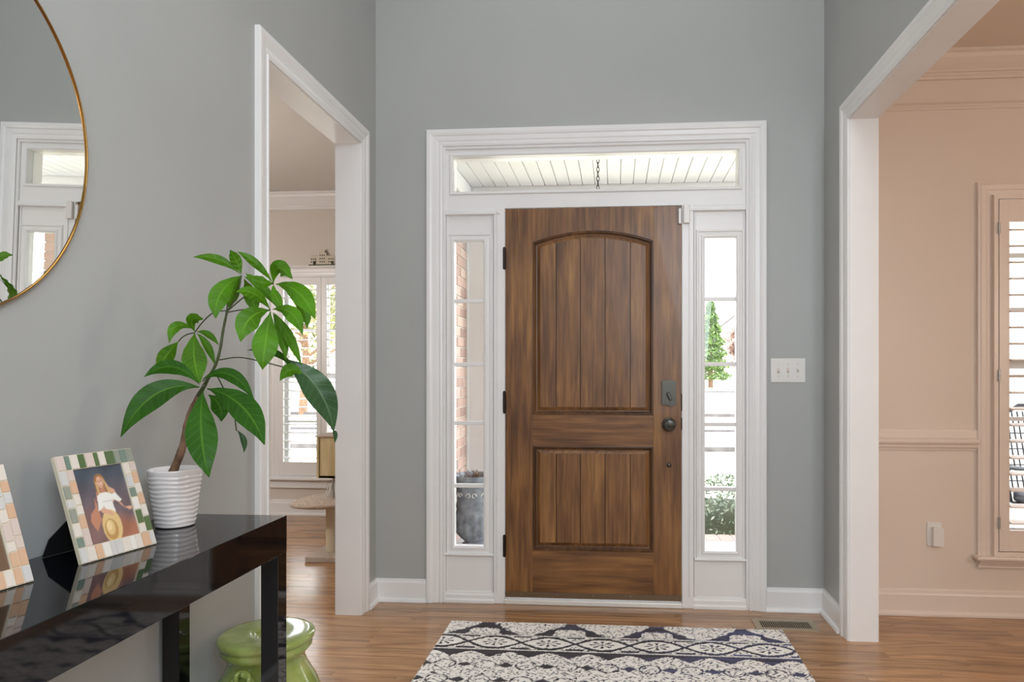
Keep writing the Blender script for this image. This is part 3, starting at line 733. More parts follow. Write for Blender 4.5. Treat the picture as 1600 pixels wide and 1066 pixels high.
def column(x0, x1, y0, y1, z0, z1, lab):
    t = empty('porch_column', ((x0+x1)/2, (y0+y1)/2, z0)); tag(t, lab, 'column', 'white porch columns')
    s = .05; bx('shaft', 'porch_white', t, x0+.012, x1-.012, y0+.012, y1-.012, z0, z1)
    for a, c in ((x0, x0+s), (x1-s, x1)):
        for e, g in ((y0, y0+s), (y1-s, y1)): bx('corner_board', 'porch_white', t, a, c, e, g, z0+.14, z1-.12, b=.002)
    bx('base', 'porch_white', t, x0-.015, x1+.015, y0-.015, y1+.015, z0, z0+.14, b=.004)
    bx('capital', 'porch_white', t, x0-.015, x1+.015, y0-.015, y1+.015, z1-.12, z1, b=.004)
column(-1.205, -.965, 5.352, 5.580, -.05, 2.42, 'square white porch column at the end of the brick wall, left of the door')
column(2.95, 3.15, 5.41, 5.59, -.05, 2.42, 'square white porch column outside the dining room window')

# lantern on a chain
t = empty('porch_lantern', (-.12, 4.70, 2.68)); tag(t, 'porch lantern hung on a chain, seen through the transom', 'lantern')
MB().lathe(-.12, 4.70, [(.0005, 2.679), (.06, 2.679), (.062, 2.672), (.03, 2.655), (.008, 2.650), (.0005, 2.650)], 20).build('canopy', 'porch_white', t)
z = 2.640; k = 0
while z > 2.14:
    pts = []
    for i in range(13):
        q = 2*PI*i/12; a, b = .0085*math.cos(q), .019*math.sin(q)
        pts.append((-.12+(a if k % 2 == 0 else a*.35), 4.70+(a*.35 if k % 2 == 0 else a), z+b))
    MB().tube(pts, .0026, 6, cap=False).build('chain_link', 'bronze', t); z -= .031; k += 1
zt = z+.02
MB().lathe(-.12, 4.70, [(.004, zt), (.012, zt-.02), (.075, zt-.07), (.080, zt-.08), (.002, zt-.08)], 6, smooth=False).build('roof', 'bronze', t)
MB().lathe(-.12, 4.70, [(.070, zt-.08), (.058, zt-.30)], 6, smooth=False).build('glass', 'pane_glass', t)
MB().lathe(-.12, 4.70, [(.002, zt-.30), (.062, zt-.30), (.062, zt-.315), (.02, zt-.33), (.002, zt-.345)], 6, smooth=False).build('bottom_cap', 'bronze', t)

# urn planter on the porch
ux, uy, uz = -1.015, 4.93, -.05
t = empty('urn_planter', (ux, uy, uz)); tag(t, 'dark grey stone urn planter on the porch, seen through the left sidelight', 'planter')
def flute(r, z, q):
    h = z-uz; r *= .88
    if .045 < h < .26: return r*(1+.13*(abs(math.sin(q*8))-.3)*math.sin(PI*(h-.045)/.215))
    return r
MB().lathe(ux, uy, [(.001, uz), (.095, uz), (.10, uz+.018), (.084, uz+.03), (.088, uz+.042), (.118, uz+.065), (.145, uz+.10), (.160, uz+.15), (.160, uz+.20), (.150, uz+.245), (.145, uz+.27), (.156, uz+.285), (.150, uz+.30), (.143, uz+.32), (.145, uz+.40), (.155, uz+.46), (.175, uz+.485), (.180, uz+.50), (.178, uz+.515), (.160, uz+.512), (.150, uz+.49), (.145, uz+.45)], 48, flute).build('bowl', 'planter_stone', t)
MB().lathe(ux, uy, [(.001, uz+.462), (.130, uz+.455)], 24).build('soil', 'soil', t)
for k in range(10):
    q = -PI/2+(k-4.5)*.42; pts = []
    for i in range(16):
        s = i/15; ang = s*5.2; rr = .022*(1-s*.75)
        dx = (rr*math.cos(ang)-.01)*(1 if k % 2 else -1); dz = rr*math.sin(ang)
        qq = q+dx/.15; pts.append((ux+.131*math.cos(qq), uy+.131*math.sin(qq), uz+.375+dz))
    MB().tube(pts, .0055, 5).build('scroll', 'planter_pale', t)
mb = MB()
for k in range(34):
    q = random.random()*2*PI; r = random.random()*.12; x, y = ux+r*math.cos(q), uy+r*math.sin(q)
    mb.tube([(x, y, uz+.455), (x+random.uniform(-.02, .02), y+random.uniform(-.02, .02), uz+.50), (x+random.uniform(-.05, .05), y+random.uniform(-.05, .05), uz+random.uniform(.50, .55))], .0022, 4)
mb.build('dry_twigs', 'bark', t)

# patio chair outside the dining window
t = empty('patio_chair', (2.79, 4.45, -.05)); tag(t, 'dark metal mesh patio armchair on the porch outside the dining window', 'chair')
cx, cy, cz = 2.79, 4.45, -.05
for sx in (-.28, .28):
    MB().tube([(cx+sx, cy-.26, cz), (cx+sx, cy-.25, cz+.40), (cx+sx, cy-.24, cz+.62), (cx+sx, cy-.10, cz+.66), (cx+sx, cy+.22, cz+.64)], .014, 8).build('leg', 'chair_metal', t)
    MB().tube([(cx+sx, cy+.36, cz), (cx+sx, cy+.26, cz+.40), (cx+sx, cy+.24, cz+.66), (cx+sx*.95, cy+.36, cz+.95)], .014, 8).build('leg', 'chair_metal', t)
bfm = [(cx-.27, cy-.12+.3, cz+.42), (cx-.28, cy+.27, cz+.70), (cx-.25, cy+.34, cz+.96), (cx-.12, cy+.37, cz+1.03), (cx+.12, cy+.37, cz+1.03), (cx+.25, cy+.34, cz+.96), (cx+.28, cy+.27, cz+.70), (cx+.27, cy+.18, cz+.42)]
MB().tube(bfm, .013, 8).build('back_frame', 'chair_metal', t)
for i in range(15):
    x = cx-.24+i*.0343; MB().box(x-.004, x+.004, cy+.20, cy+.36, cz+.45, cz+.46)
    MB().tube([(x, cy+.19, cz+.44), (x, cy+.27, cz+.70), (x, cy+.355, cz+.99)], .005, 5).build('back_wire', 'chair_metal', t)
for i in range(10):
    z = cz+.50+i*.05; y = cy+.19+(z-cz-.44)*.31
    MB().tube([(cx-.26, y, z), (cx+.26, y, z)], .004, 5).build('back_wire', 'chair_metal', t)
for i in range(14):
    y = cy-.22+i*.031; MB().box(cx-.27, cx+.27, y, y+.020, cz+.415, cz+.425).build('seat_slat', 'chair_metal', t)
MB().box(cx-.28, cx+.28, cy-.25, cy-.225, cz+.38, cz+.42, .004).build('seat_frame', 'chair_metal', t)
MB().box(cx-.255, cx+.255, cy-.23, cy+.2, cz+.426, cz+.50, .02).build('seat_cushion', 'chair_metal', t)

# ------------------------------------------------------------------ beyond the porch
def gz(y): return -.38 if y < 7 else -.38+(y-7)*.041
def ground(name, ya, yb, x0, x1, m, dz=0, n=6, lab=None, cat=None, kind='structure'):
    mb = MB(); ys = [ya+(yb-ya)*i/n for i in range(n+1)]
    mb.strip([[(x0, y, gz(y)+dz), (x1, y, gz(y)+dz)] for y in ys]); o = mb.build(name, m); tag(o, lab, cat, kind=kind)
    if kind == 'structure' : pass
    return o
ground('ground', 5.4, 90, -60, 80, 'lawn', -.01, 20)
ground('driveway', 12.2, 14.6, -60, 80, 'asphalt', .02)
ground('road', 18, 26.5, -60, 80, 'asphalt', .02)
for i, (ya, yb) in enumerate(((17.9, 18.05), (26.45, 26.6), (12.15, 12.22), (14.6, 14.66))):
    struct(MB().box(-60, 80, ya, yb, gz(ya)-.02, gz(ya)+.07).build('kerb', 'roof_shingle'))
def foliage(name, parent, m, pts, size, stretch=1.4):
    """many small folded leaves as one part"""
    n = len(pts); v = np.zeros((n, 4, 3)); d = rng.normal(size=(n, 3)); d /= np.linalg.norm(d, axis=1)[:, None]
    e = rng.normal(size=(n, 3)); e -= d*(d*e).sum(1)[:, None]; e /= np.linalg.norm(e, axis=1)[:, None]
    s = size*rng.uniform(.6, 1.2, size=(n, 1)); P = np.array(pts)
    v[:, 0] = P-d*s*stretch; v[:, 1] = P+e*s*.5; v[:, 2] = P+d*s*stretch; v[:, 3] = P-e*s*.5
    me = bpy.data.meshes.new(name); me.vertices.add(n*4); me.vertices.foreach_set('co', v.reshape(-1))
    me.loops.add(n*4); me.loops.foreach_set('vertex_index', np.arange(n*4, dtype=np.int32))
    me.polygons.add(n); me.polygons.foreach_set('loop_start', np.arange(0, n*4, 4, dtype=np.int32)); me.polygons.foreach_set('loop_total', np.full(n, 4, dtype=np.int32))
    me.update(); me.validate(); me.materials.append(M[m]); o = bpy.data.objects.new(name, me); C.objects.link(o)
    if parent: me.transform(W[parent.name].inverted()); o.parent = parent
    return o
def fol_mat(name, c1, c2, c3):
    m = mat(name, c1, .6); g = nd(m, 'ShaderNodeNewGeometry'); r = ramp(m, [(0, lin(c1)), (.5, lin(c2)), (1, lin(c3))])
    lk(m, g.outputs['Random Per Island'], r.inputs[0]); lk(m, r.outputs[0], bsdf(m).inputs['Base Color'])
fol_mat('fol_conifer', (40, 64, 18), (74, 104, 32), (110, 138, 56))
fol_mat('fol_hedge', (92, 112, 92), (140, 156, 132), (196, 204, 190))
fol_mat('fol_pale', (84, 92, 48), (128, 130, 74), (170, 160, 112))
fol_mat('fol_twig', (92, 64, 56), (120, 88, 78), (150, 124, 110))
# conifer across the road
tx, ty = 4.05, 30.0; tz = gz(ty)
t = empty('conifer_tree', (tx, ty, tz)); tag(t, 'bright green conical conifer across the road, seen through the right sidelight', 'tree')
MB().tube([(tx, ty, tz-.1), (tx, ty, tz+1.0), (tx, ty, tz+3.2)], [.11, .09, .03], 8).build('trunk', 'bark', t)
pts = []
while len(pts) < 9000:
    h = random.random(); r = .95*(1-h)**.75*(.55+.45*abs(math.sin(h*22+random.random()*.8)))+.03; q = random.random()*2*PI
    k = r*random.random()**.35; pts.append((tx+k*math.cos(q), ty+k*math.sin(q), tz+.42+h*3.4+(k/.95)*-.15))
foliage('foliage', t, 'fol_conifer', pts, .055)
# bare shrubby tree and houses beyond
def tree(x, y, h, r, m, lab, grp, n=5000, size=.07):
    z = gz(y); t = empty('broadleaf_tree', (x, y, z)); tag(t, lab, 'tree', grp)
    MB().tube([(x, y, z-.1), (x+.1, y, z+h*.4), (x, y, z+h*.75)], [h*.03, h*.022, h*.01], 8).build('trunk', 'bark', t)
    mb = MB()
    for k in range(7):
        q = 2*PI*k/7+.3; b0 = (x+.05, y, z+h*(.3+.05*k)); mb.tube([b0, (x+r*.5*math.cos(q), y+r*.5*math.sin(q), b0[2]+h*.14), (x+r*.85*math.cos(q), y+r*.85*math.sin(q), b0[2]+h*.22)], [h*.011, h*.007, h*.003], 5)
    mb.build('branch', 'bark', t)
    pts = []
    cl = [(random.gauss(0, .45)*r, random.gauss(0, .45)*r, h*(.66+random.gauss(0, .16))) for _ in range(26)]
    for i in range(n):
        c = random.choice(cl); pts.append((x+c[0]+random.gauss(0, r*.14), y+c[1]+random.gauss(0, r*.14), z+c[2]+random.gauss(0, r*.14)))
    foliage('foliage', t, m, pts, size)
G = 'trees across the road'
tree(6.0, 34, 2.6, .9, 'fol_twig', 'reddish bare-twigged small tree behind the picket fence, right of the conifer', G, 3000, .05)
tree(-8.4, 18, 4.2, 2.0, 'fol_pale', 'pale yellow-green tree outside the living room window', 'trees outside the living room', 2600, .08)
tree(-9.6, 27, 4.6, 2.2, 'fol_pale', 'farther pale green tree outside the right living room shutter', 'trees outside the living room', 2600, .10)
# picket fence
t = empty('picket_fence', (5.3, 32, gz(32))); tag(t, 'white picket fence across the road beyond the conifer', 'fence')
mb = MB(); z = gz(32)
for i in range(26):
    x = 4.2+i*.13; mb.prism([(x, z), (x+.08, z), (x+.08, z+.42), (x+.04, z+.5), (x, z+.42)], lambda a, b, h: (a, h, b), 32, 32.02)
o = mb.build('pickets', 'picket_white', t); o['kind'] = 'stuff'
for dz in (.12, .34): MB().box(4.2, 7.55, 32.02, 32.05, z+dz, z+dz+.05).build('fence_rail', 'picket_white', t)
def house(x0, x1, y0, y1, h, rh, lab, wm='wall_beige', over=.3):
    z = gz(y0); t = empty('house', ((x0+x1)/2, (y0+y1)/2, z)); tag(t, lab, 'house', 'houses across the road')
    mb = MB(); mb.box(x0, x1, y0, y1, z-.3, z+h); mb.prism([(x0, z+h), (x1, z+h), ((x0+x1)/2, z+h+rh)], lambda a, b, q: (a, q, b), y0, y1); mb.build('wall', wm, t)
    xm = (x0+x1)/2
    for s in (-1, 1):
        e = xm+s*((x1-x0)/2+over); ez = z+h-over*rh/((x1-x0)/2)
        MB().prism([(xm, z+h+rh+.12), (e, ez+.12), (e, ez), (xm, z+h+rh)], lambda a, b, q: (a, q, b), y0-over, y1+over).build('roof', 'roof_shingle', t)
    for k in range(3):
        x = x0+(x1-x0)*(k+.5)/3; wn = MB().box(x-.5, x+.5, y0-.05, y0+.02, z+.9, z+2.2).build('window', 'picket_white', t)
        MB().box(x-.4, x+.4, y0-.07, y0-.05, z+1.0, z+2.1).build('pane', 'pane_glass', wn)
    MB().box(xm-.45, xm+.45, y0-.04, y0+.02, z, z+2.05).build('door', 'bark', t)
house(5.2, 12.5, 46, 54, 1.6, 2.9, 'pale grey-roofed gabled house beyond the picket fence')
house(-26, -15, 40, 50, 3.0, 3.0, 'pale grey-roofed house seen past the living room shutters')
# hedge before the porch
t = empty('hedge', (1.6, 6.0, gz(6))); tag(t, 'clipped dense green hedge along the porch edge', 'hedge')
pts = []
for i in range(26000):
    x = random.uniform(-.9, 4.4); top = .22+.10*math.sin((x-.55)*2.1)+.04*math.sin(x*9); y = random.uniform(5.72, 6.5)
    edge = min(y-5.68, 6.55-y)/.5; zt_ = top-.25*(1-min(1, edge))**2
    z = zt_-abs(random.gauss(0, .05)) if random.random() < .5 else random.uniform(-.38, zt_)
    if z < -.37: z = -.3
    if y < 5.9 or random.random() < .6: pts.append((x, y, z))
foliage('foliage', t, 'fol_hedge', pts, .017)
MB().grid(lambda u, v: (-.85+5.2*u, 6.12-.36*math.cos(PI*v), -.38+.48*math.sin(PI*v)), 30, 10).build('twig_core', 'figurine_green', t)
# things outside the living room window: a white railing post and stone pillar
struct(bx('side_porch_floor', 'concrete', None, -6, -1.5, 5.9, 7.2, -.38, -.05)) if False else None

# ------------------------------------------------------------------ rug
def rug():
    x0, x1, y1, y0 = -.785, .768, 3.255, .85
    nx, ny = 380, 590
    xs = np.linspace(x0, x1, nx+1); ys = np.linspace(y0, y1, ny+1); X, Y = np.meshgrid(xs, ys)
    t = y1-Y                                    # distance from the far edge
    per = .392; ph = X-.185
    dxm = (ph+per/2) % per-per/2                # from the nearest dark motif
    def hsh(a, b, s): v = np.sin(a*127.1+b*311.7+s*17.3)*43758.5453; return v-np.floor(v)
    def vn(x, y, s):
        xi, yi = np.floor(x), np.floor(y); fx, fy = x-xi, y-yi; fx = fx*fx*(3-2*fx); fy = fy*fy*(3-2*fy)
        return (hsh(xi, yi, s)*(1-fx)+hsh(xi+1, yi, s)*fx)*(1-fy)+(hsh(xi, yi+1, s)*(1-fx)+hsh(xi+1, yi+1, s)*fx)*fy
    # floral flecks: curved petals around scattered centres
    def petals(px, py, k, r0):
        gx, gy = np.floor(px), np.floor(py); cx = px-gx-.5; cy = py-gy-.5
        r = np.hypot(cx, cy); a = np.arctan2(cy, cx)+hsh(gx, gy, 3)*6
        return (np.cos(a*k+r*6) > .58) & (r > r0*.45) & (r < r0) | (r < .07)
    fleck = petals(X/.064+.3*np.sin(Y*60), t/.052+.3*np.sin(X*50), 5, .46)
    fleck |= (vn(X*85, Y*110, 1) > .87)
    P = 1.0*np.ones_like(X)                      # 1 = cream
    T = .862                                    # repeat of the whole band set
    def mirror(t_): m = t_ % (2*T); return np.where(m > T, 2*T-m, m)
    tt = t                                       # far end as seen; repeats behind
    k = t % T
    # band A  0 .. .155 : damask with dark arrow shapes
    A = k < .155; u = k/.155
    jg = .022*(np.floor(vn(X*4, Y*95, 21)*4)/4-.5); arrow = (np.abs(dxm)+jg < .026+.165*np.clip(u-.15, 0, 1)**1.1) & (np.abs(dxm)+jg > .16*(u-.50)) & ~(fleck & (u > .3) & (vn(X*60, Y*60, 4) > .5))
    P = np.where(A & fleck, .0, P); P = np.where(A & arrow, .12, P)
    crown_ = (np.abs(dxm) < .07) & (u > .55) & (u < .97) & ~fleck
    P = np.where(A & crown_ & ~(np.abs(dxm) > .150*(u-.2)), 1.0, P)
    # double line
    P = np.where((k > .155) & (k < .160), .0, P); P = np.where((k >= .160) & (k < .168), 1.0, P); P = np.where((k >= .168) & (k < .173), .0, P)
    # band B .173 .. .315 interlaced ovals with flowers
    B = (k >= .173) & (k < .315); v = (k-.244)/.071; pb = .236; q = (X-.06)/pb
    c1 = np.abs(v-np.sin(q*PI)*.92) < .10+.10*vn(X*70, Y*70, 31); c2 = np.abs(v+np.sin(q*PI)*.92) < .10+.10*vn(X*70, Y*70, 32)
    in1 = np.abs(v) < np.abs(np.sin(q*PI))*.92-.1
    cq = (q-np.floor(q)-.5)*pb; ra = np.hypot(cq*.75, (k-.244)); an = np.arctan2(k-.244, cq*.75)
    flower = in1 & (((np.cos(an*8) > .25) & (ra > .012) & (ra < .040)) | (ra < .006))
    outer = ~in1 & fleck & (np.abs(v) > .35)
    P = np.where(B & (flower | outer | (in1 & (vn(X*95, Y*90, 5) > .90))), .0, P)
    P = np.where(B & (c1 | c2), .05, P)
    edge_dark = B & ~in1 & (np.abs(v) > .80) & (np.abs(np.sin(q*PI)) < .5); P = np.where(edge_dark, .15, P)
    P = np.where((k > .315) & (k < .320), .0, P); P = np.where((k >= .320) & (k < .330), 1.0, P)
    # band C .36 .. .862 : scallop then damask medallions
    Cc = k >= .33; w = (k-.33); pc_ = .166; qx = (X+.03)/pc_; sq = np.abs(qx-np.floor(qx)-.5)*2
    scal = w < .020+.055*sq**1.5
    P = np.where(Cc & fleck, .0, P); P = np.where(Cc & scal, .12, P)
    for wc in (.15, .29, .43):
        dm = np.abs((qx-np.floor(qx)-.5)*pc_)/.034+np.abs(w-wc)/.024+.5*(vn(X*60, Y*80, 44)-.5)
        stem = dm < 1
        P = np.where(Cc & ((dm < 1) | stem), .10, P)
        ring = np.abs(np.hypot(((qx+.5)-np.floor(qx+.5)-.5)*pc_, (w-wc)*1.1)-.042) < .006*vn(X*45, Y*60, 51)
        P = np.where(Cc & ring, .0, P)
    # colour: cream, charcoal, with a navy cast towards the right half and streaky yarn
    cream = np.array(lin((240, 235, 228))[:3]); dark = np.array(lin((60, 55, 58))[:3]); navy = np.array(lin((72, 74, 104))[:3])
    nv = np.clip((X+.05+.5*(vn(X*3, Y*14, 8)-.5))*1.3+.25, 0, 1)*np.clip(vn(X*5, Y*60, 9)*1.6-.2, 0, 1)
    D = dark+(navy-dark)*nv[..., None]
    strk = .75+.9*vn(X*14, Y*150, 11)*(P > .06)*(P < .5)
    col = np.where(P[..., None] > .5, cream*(0.90+.16*vn(X*120, Y*120, 12))[..., None], D*strk[..., None])
    bind = (t < .006); col = np.where(bind[..., None], cream, col)
    Z = .011+.0022*(P > .5)+.0022*rng.random(X.shape); Z[0], Z[-1], Z[:, 0], Z[:, -1] = .001, .001, .001, .001
    Xj = X+rng.normal(size=X.shape)*.0008; Yj = Y+rng.normal(size=X.shape)*.0006
    Xj[:, 0] += rng.normal(size=ny+1)*.0012; Xj[:, -1] += rng.normal(size=ny+1)*.0012; Yj[-1] += rng.normal(size=nx+1)*.0015
    co = np.stack([Xj, Yj, Z], -1).reshape(-1)
    me = bpy.data.meshes.new('rug'); nv_ = (nx+1)*(ny+1); me.vertices.add(nv_); me.vertices.foreach_set('co', co)
    i = np.arange(nx)[None, :]+np.arange(ny)[:, None]*(nx+1); f = np.stack([i, i+1, i+nx+2, i+nx+1], -1).reshape(-1).astype(np.int32)
    me.loops.add(len(f)); me.loops.foreach_set('vertex_index', f)
    me.polygons.add(len(f)//4); me.polygons.foreach_set('loop_start', np.arange(0, len(f), 4, dtype=np.int32)); me.polygons.foreach_set('loop_total', np.full(len(f)//4, 4, dtype=np.int32))
    me.update(); ca = me.color_attributes.new('Col', 'FLOAT_COLOR', 'POINT')
    ca.data.foreach_set('color', np.concatenate([col, np.ones(X.shape+(1,))], -1).reshape(-1).astype(np.float32))
    me.materials.append(M['rug_yarn']); o = bpy.data.objects.new('area_rug', me); C.objects.link(o)
    tag(o, 'cream and charcoal damask-patterned area rug on the wood floor before the door', 'rug')
rug()

# ------------------------------------------------------------------ console table
TX0, TX1, TY0, TY1, TZ = -1.250, -.917, .66, 1.868, .80
t = empty('console_table', ((TX0+TX1)/2, (TY0+TY1)/2, 0)); tag(t, 'glossy black lacquer console table with square legs along the grey wall', 'table')
MB().box(TX0, TX1, TY0, TY1, TZ-.1015, TZ, .0012).build('tabletop', 'black_lacquer', t)
for x0, x1 in ((TX0, TX0+.05), (TX1-.05, TX1)):
    for y0, y1 in ((TY0, TY0+.05), (TY1-.05, TY1)):
        MB().box(x0+.0005, x1-.0005, y0+.0005, y1-.0005, 0, TZ-.1018, .0012).build('leg', 'black_lacquer', t)

# ------------------------------------------------------------------ picture frames
def painter(w, h, shapes, bgf):
    """colour grid from overlapping shapes given in 0..1 coordinates"""
    ys, xs = np.mgrid[0:h, 0:w]; x = (xs+.5)/w; y = 1-(ys+.5)/h; col = bgf(x, y)
    for kind, dat, c in shapes:
        if kind == 'e': cx, cy, rx, ry, an = dat; dx, dy = x-cx, y-cy; a = math.radians(an); u = dx*math.cos(a)+dy*math.sin(a); v = -dx*math.sin(a)+dy*math.cos(a); m = (u/rx)**2+(v/ry)**2 < 1
        else:
            m = np.zeros(x.shape, bool); n = len(dat); j = n-1
            for i in range(n):
                xi, yi = dat[i]; xj, yj = dat[j]
                cnd = ((yi > y) != (yj > y)) & (x < (xj-xi)*(y-yi)/((yj-yi) or 1e-9)+xi); m ^= cnd; j = i
        cc = np.array(lin(c)[:3]); col[m] = cc
    for _ in range(1):
        p = np.pad(col, ((1, 1), (1, 1), (0, 0)), 'edge'); col = (p[1:-1, 1:-1]*2+p[:-2, 1:-1]+p[2:, 1:-1]+p[1:-1, :-2]+p[1:-1, 2:])/6
    return col[::-1]
def backdrop(x, y):
    f = .5+.5*np.sin(x*9+y*5)*np.sin(y*11-x*4); g = .5+.5*np.sin(x*17-y*13)
    top = np.array(lin((74, 84, 96))[:3]); mid = np.array(lin((112, 96, 100))[:3]); low = np.array(lin((168, 112, 90))[:3]); ol = np.array(lin((112, 86, 80))[:3])
    a = np.clip((y-.45)*2.2, 0, 1)[..., None]; b = np.clip((.42-y-.25*(x-.5))*6, 0, 1)[..., None]*np.clip((x-.45)*6, .25, 1)[..., None]
    c = mid*(1-a)+top*a; c = c*(1-b)+low*b; c = c*(.82+.35*(f*.6+g*.4))[..., None]; return c
SK, SK2, HR, HR2, WH, ST, ST2 = (218, 168, 140), (192, 134, 108), (150, 108, 72), (206, 168, 122), (236, 232, 224), (222, 190, 132), (186, 146, 88)
def lady():
    return [
     ('p', [(.66, .56), (.80, .42), (.93, .35), (.98, .37), (.97, .40), (.84, .40), (.74, .52), (.70, .60)], SK),     # arm to the side
     ('p', [(.30, .60), (.33, .30), (.20, .16), (.12, .30), (.16, .40), (.26, .46)], SK2),                             # knee
     ('p', [(.33, .54), (.36, .67), (.46, .72), (.60, .72), (.72, .66), (.74, .55), (.64, .50), (.44, .50)], SK),       # shoulders
     ('e', (.47, .80, .105, .10, 0), HR), ('p', [(.37, .82), (.36, .62), (.42, .54), (.50, .58), (.58, .54), (.66, .60), (.60, .74), (.57, .84)], HR),
     ('p', [(.52, .88), (.57, .80), (.64, .68), (.65, .58), (.59, .62), (.56, .74)], HR2), ('p', [(.38, .80), (.385, .64), (.42, .58), (.43, .70), (.41, .80)], HR2),
     ('p', [(.45, .72), (.53, .72), (.54, .62), (.44, .62)], SK2),
     ('e', (.475, .785, .062, .078, 12), SK), ('e', (.452, .797, .010, .007, 0), (70, 48, 40)), ('e', (.497, .806, .010, .007, 0), (70, 48, 40)),
     ('e', (.482, .755, .024, .010, 14), (240, 232, 226)), ('e', (.480, .748, .022, .005, 14), (176, 84, 78)), ('e', (.473, .78, .006, .010, 0), SK2),
     ('p', [(.36, .61), (.42, .64), (.56, .64), (.66, .60), (.66, .53), (.62, .52), (.64, .32), (.44, .32), (.44, .52), (.38, .52)], WH),
     ('p', [(.36, .61), (.33, .48), (.31, .42), (.40, .41), (.45, .50), (.43, .60)], WH), ('p', [(.65, .60), (.72, .62), (.82, .50), (.74, .49), (.66, .53)], WH),
     ('p', [(.44, .53), (.64, .53), (.64, .515), (.44, .515)], (206, 202, 194)),
     ('e', (.50, .19, .19, .22, -8), ST), ('e', (.47, .15, .13, .14, -8), ST2), ('e', (.46, .18, .085, .10, -8), ST), ('e', (.44, .20, .05, .06, 0), (236, 208, 156)),
     ('p', [(.34, .42), (.42, .45), (.56, .38), (.60, .33), (.56, .32), (.46, .36), (.38, .38)], SK)]
def portrait2():
    return [('e', (.5, .62, .13, .15, 0), (120, 84, 60)), ('e', (.5, .60, .09, .11, 0), SK), ('p', [(.2, 0), (.3, .38), (.45, .48), (.55, .48), (.7, .38), (.8, 0)], (150, 150, 158))]
def picture_frame(BLc, u, lab, colors, shapes, bgf):
    Wd, Ht, lean = .184, .2335, math.radians(19.5)
    u = Vector((*u, 0)).normalized(); n = Vector((u.y, -u.x, 0)); up = Vector((0, 0, 1))*math.cos(lean)-n*math.sin(lean); fn_ = u.cross(up).normalized()
    if fn_.dot(n) < 0: fn_ = -fn_
    O = Vector((*BLc, TZ+.0015+.012*math.sin(lean)*0))
    t = empty('picture_frame', tuple(O)); tag(t, lab, 'picture frame', 'mosaic picture frames on the console table')
    P = lambda a, b, d: tuple(O+u*a+up*b+fn_*d)
    bd = .033
    mb = MB()
    for a0, a1, c0, c1 in rects(0, Wd, 0, Ht, [(bd, Wd-bd, bd, Ht-bd)]): mb.prism([(a0, c0), (a1, c0), (a1, c1), (a0, c1)], P, -.010, 0)
    mb.build('surround', 'gold_grout', t)
    MB().prism([(.004, .004), (Wd-.004, .004), (Wd-.004, Ht-.004), (.004, Ht-.004)], P, -.013, -.0095).build('backing', 'black_velvet', t)
    g = .0007; tl = []
    nt_ = 11; w = Wd/nt_
    jt = [[0]+[(i+random.uniform(-.22, .22))*w for i in range(1, nt_)]+[Wd] for _ in (0, 1)]
    for i in range(nt_): tl.append((jt[0][i], jt[0][i+1], Ht-bd, Ht, colors[0][i])); tl.append((jt[1][i], jt[1][i+1], 0, bd, colors[1][i]))
    n2 = 6; hh = (Ht-2*bd)/n2
    for s, x0 in ((0, 0), (1, Wd-bd)):
        for c in (0, 1):
            js = [0]+[(i+random.uniform(-.2, .2)+(.25 if c else -.1))*hh for i in range(1, n2)]+[n2*hh]
            for i in range(n2): tl.append((x0+c*bd/2, x0+(c+1)*bd/2, bd+js[i], bd+js[i+1], colors[2+s*2+c][n2-1-i]))
    for a0, a1, c0, c1, k in tl:
        mb = MB(); e = .0008; d0, d1 = -.001, .0022+random.uniform(-.0003, .0003)
        mb.add([P(a0+g, c0+g, d0), P(a1-g, c0+g, d0), P(a1-g, c1-g, d0), P(a0+g, c1-g, d0), P(a0+g+e, c0+g+e, d1), P(a1-g-e, c0+g+e, d1), P(a1-g-e, c1-g-e, d1), P(a0+g+e, c1-g-e, d1)],
               [(4, 5, 6, 7), (0, 1, 5, 4), (1, 2, 6, 5), (2, 3, 7, 6), (3, 0, 4, 7)])
        mb.build('tile', TILES[k], t)
    # print
    w_, h_ = 96, 134; col = painter(w_, h_, shapes, bgf)
    a0, a1, c0, c1 = bd-.001, Wd-bd+.001, bd-.001, Ht-bd+.001
    mb = MB().grid(lambda uu, vv: P(a0+(a1-a0)*uu, c0+(c1-c0)*vv, -.004), w_-1, h_-1)
    o = mb.build('photograph', 'photo_print', t, fix=False)
    ca = o.data.color_attributes.new('Col', 'FLOAT_COLOR', 'POINT')
    ca.data.foreach_set('color', np.concatenate([col, np.ones((h_, w_, 1))], -1).reshape(-1).astype(np.float32))
    # black easel back
    foot = [(.012, 0), (.10, 0), (.14, .05), (.135, .12), (.10, .165), (.05, .165), (.018, .035)]
    top = O+up*.175-fn_*.013; base = O+Vector((-n.x*.135, -n.y*.135, 0))
    E_ = (Vector((top.x, top.y, top.z))-Vector((base.x, base.y, TZ+.001))); Lh = .165
    Ev = E_/Lh
    MB().prism([(.018, 0), (.118, 0), (.150, .035), (.12, .115), (.10, .165), (.075, .165), (.055, .085), (.020, .040)], lambda a, b, h: tuple(Vector((base.x, base.y, TZ+.001))+u*a+Ev*b+n*h), 0, .003).build('easel_back', 'black_velvet', t)
    return t
c_top = [1, 6, 0, 3, 1, 3, 0, 3, 4, 6, 4]; c_bot = [2, 0, 5, 7, 2, 2, 0, 7, 0, 5, 2]
lft0 = [2, 4, 2, 4, 0, 6]; lft1 = [1, 5, 0, 0, 5, 1]; rgt0 = [0, 2, 6, 7, 3, 0]; rgt1 = [1, 5, 0, 5, 0, 3]
uvec = (.2013, .9795)
picture_frame((-1.103, 1.352), uvec, 'mosaic-tile picture frame with photo of a woman in white holding a straw hat', (c_top, c_bot, lft0, lft1, rgt0, rgt1), lady(), backdrop)
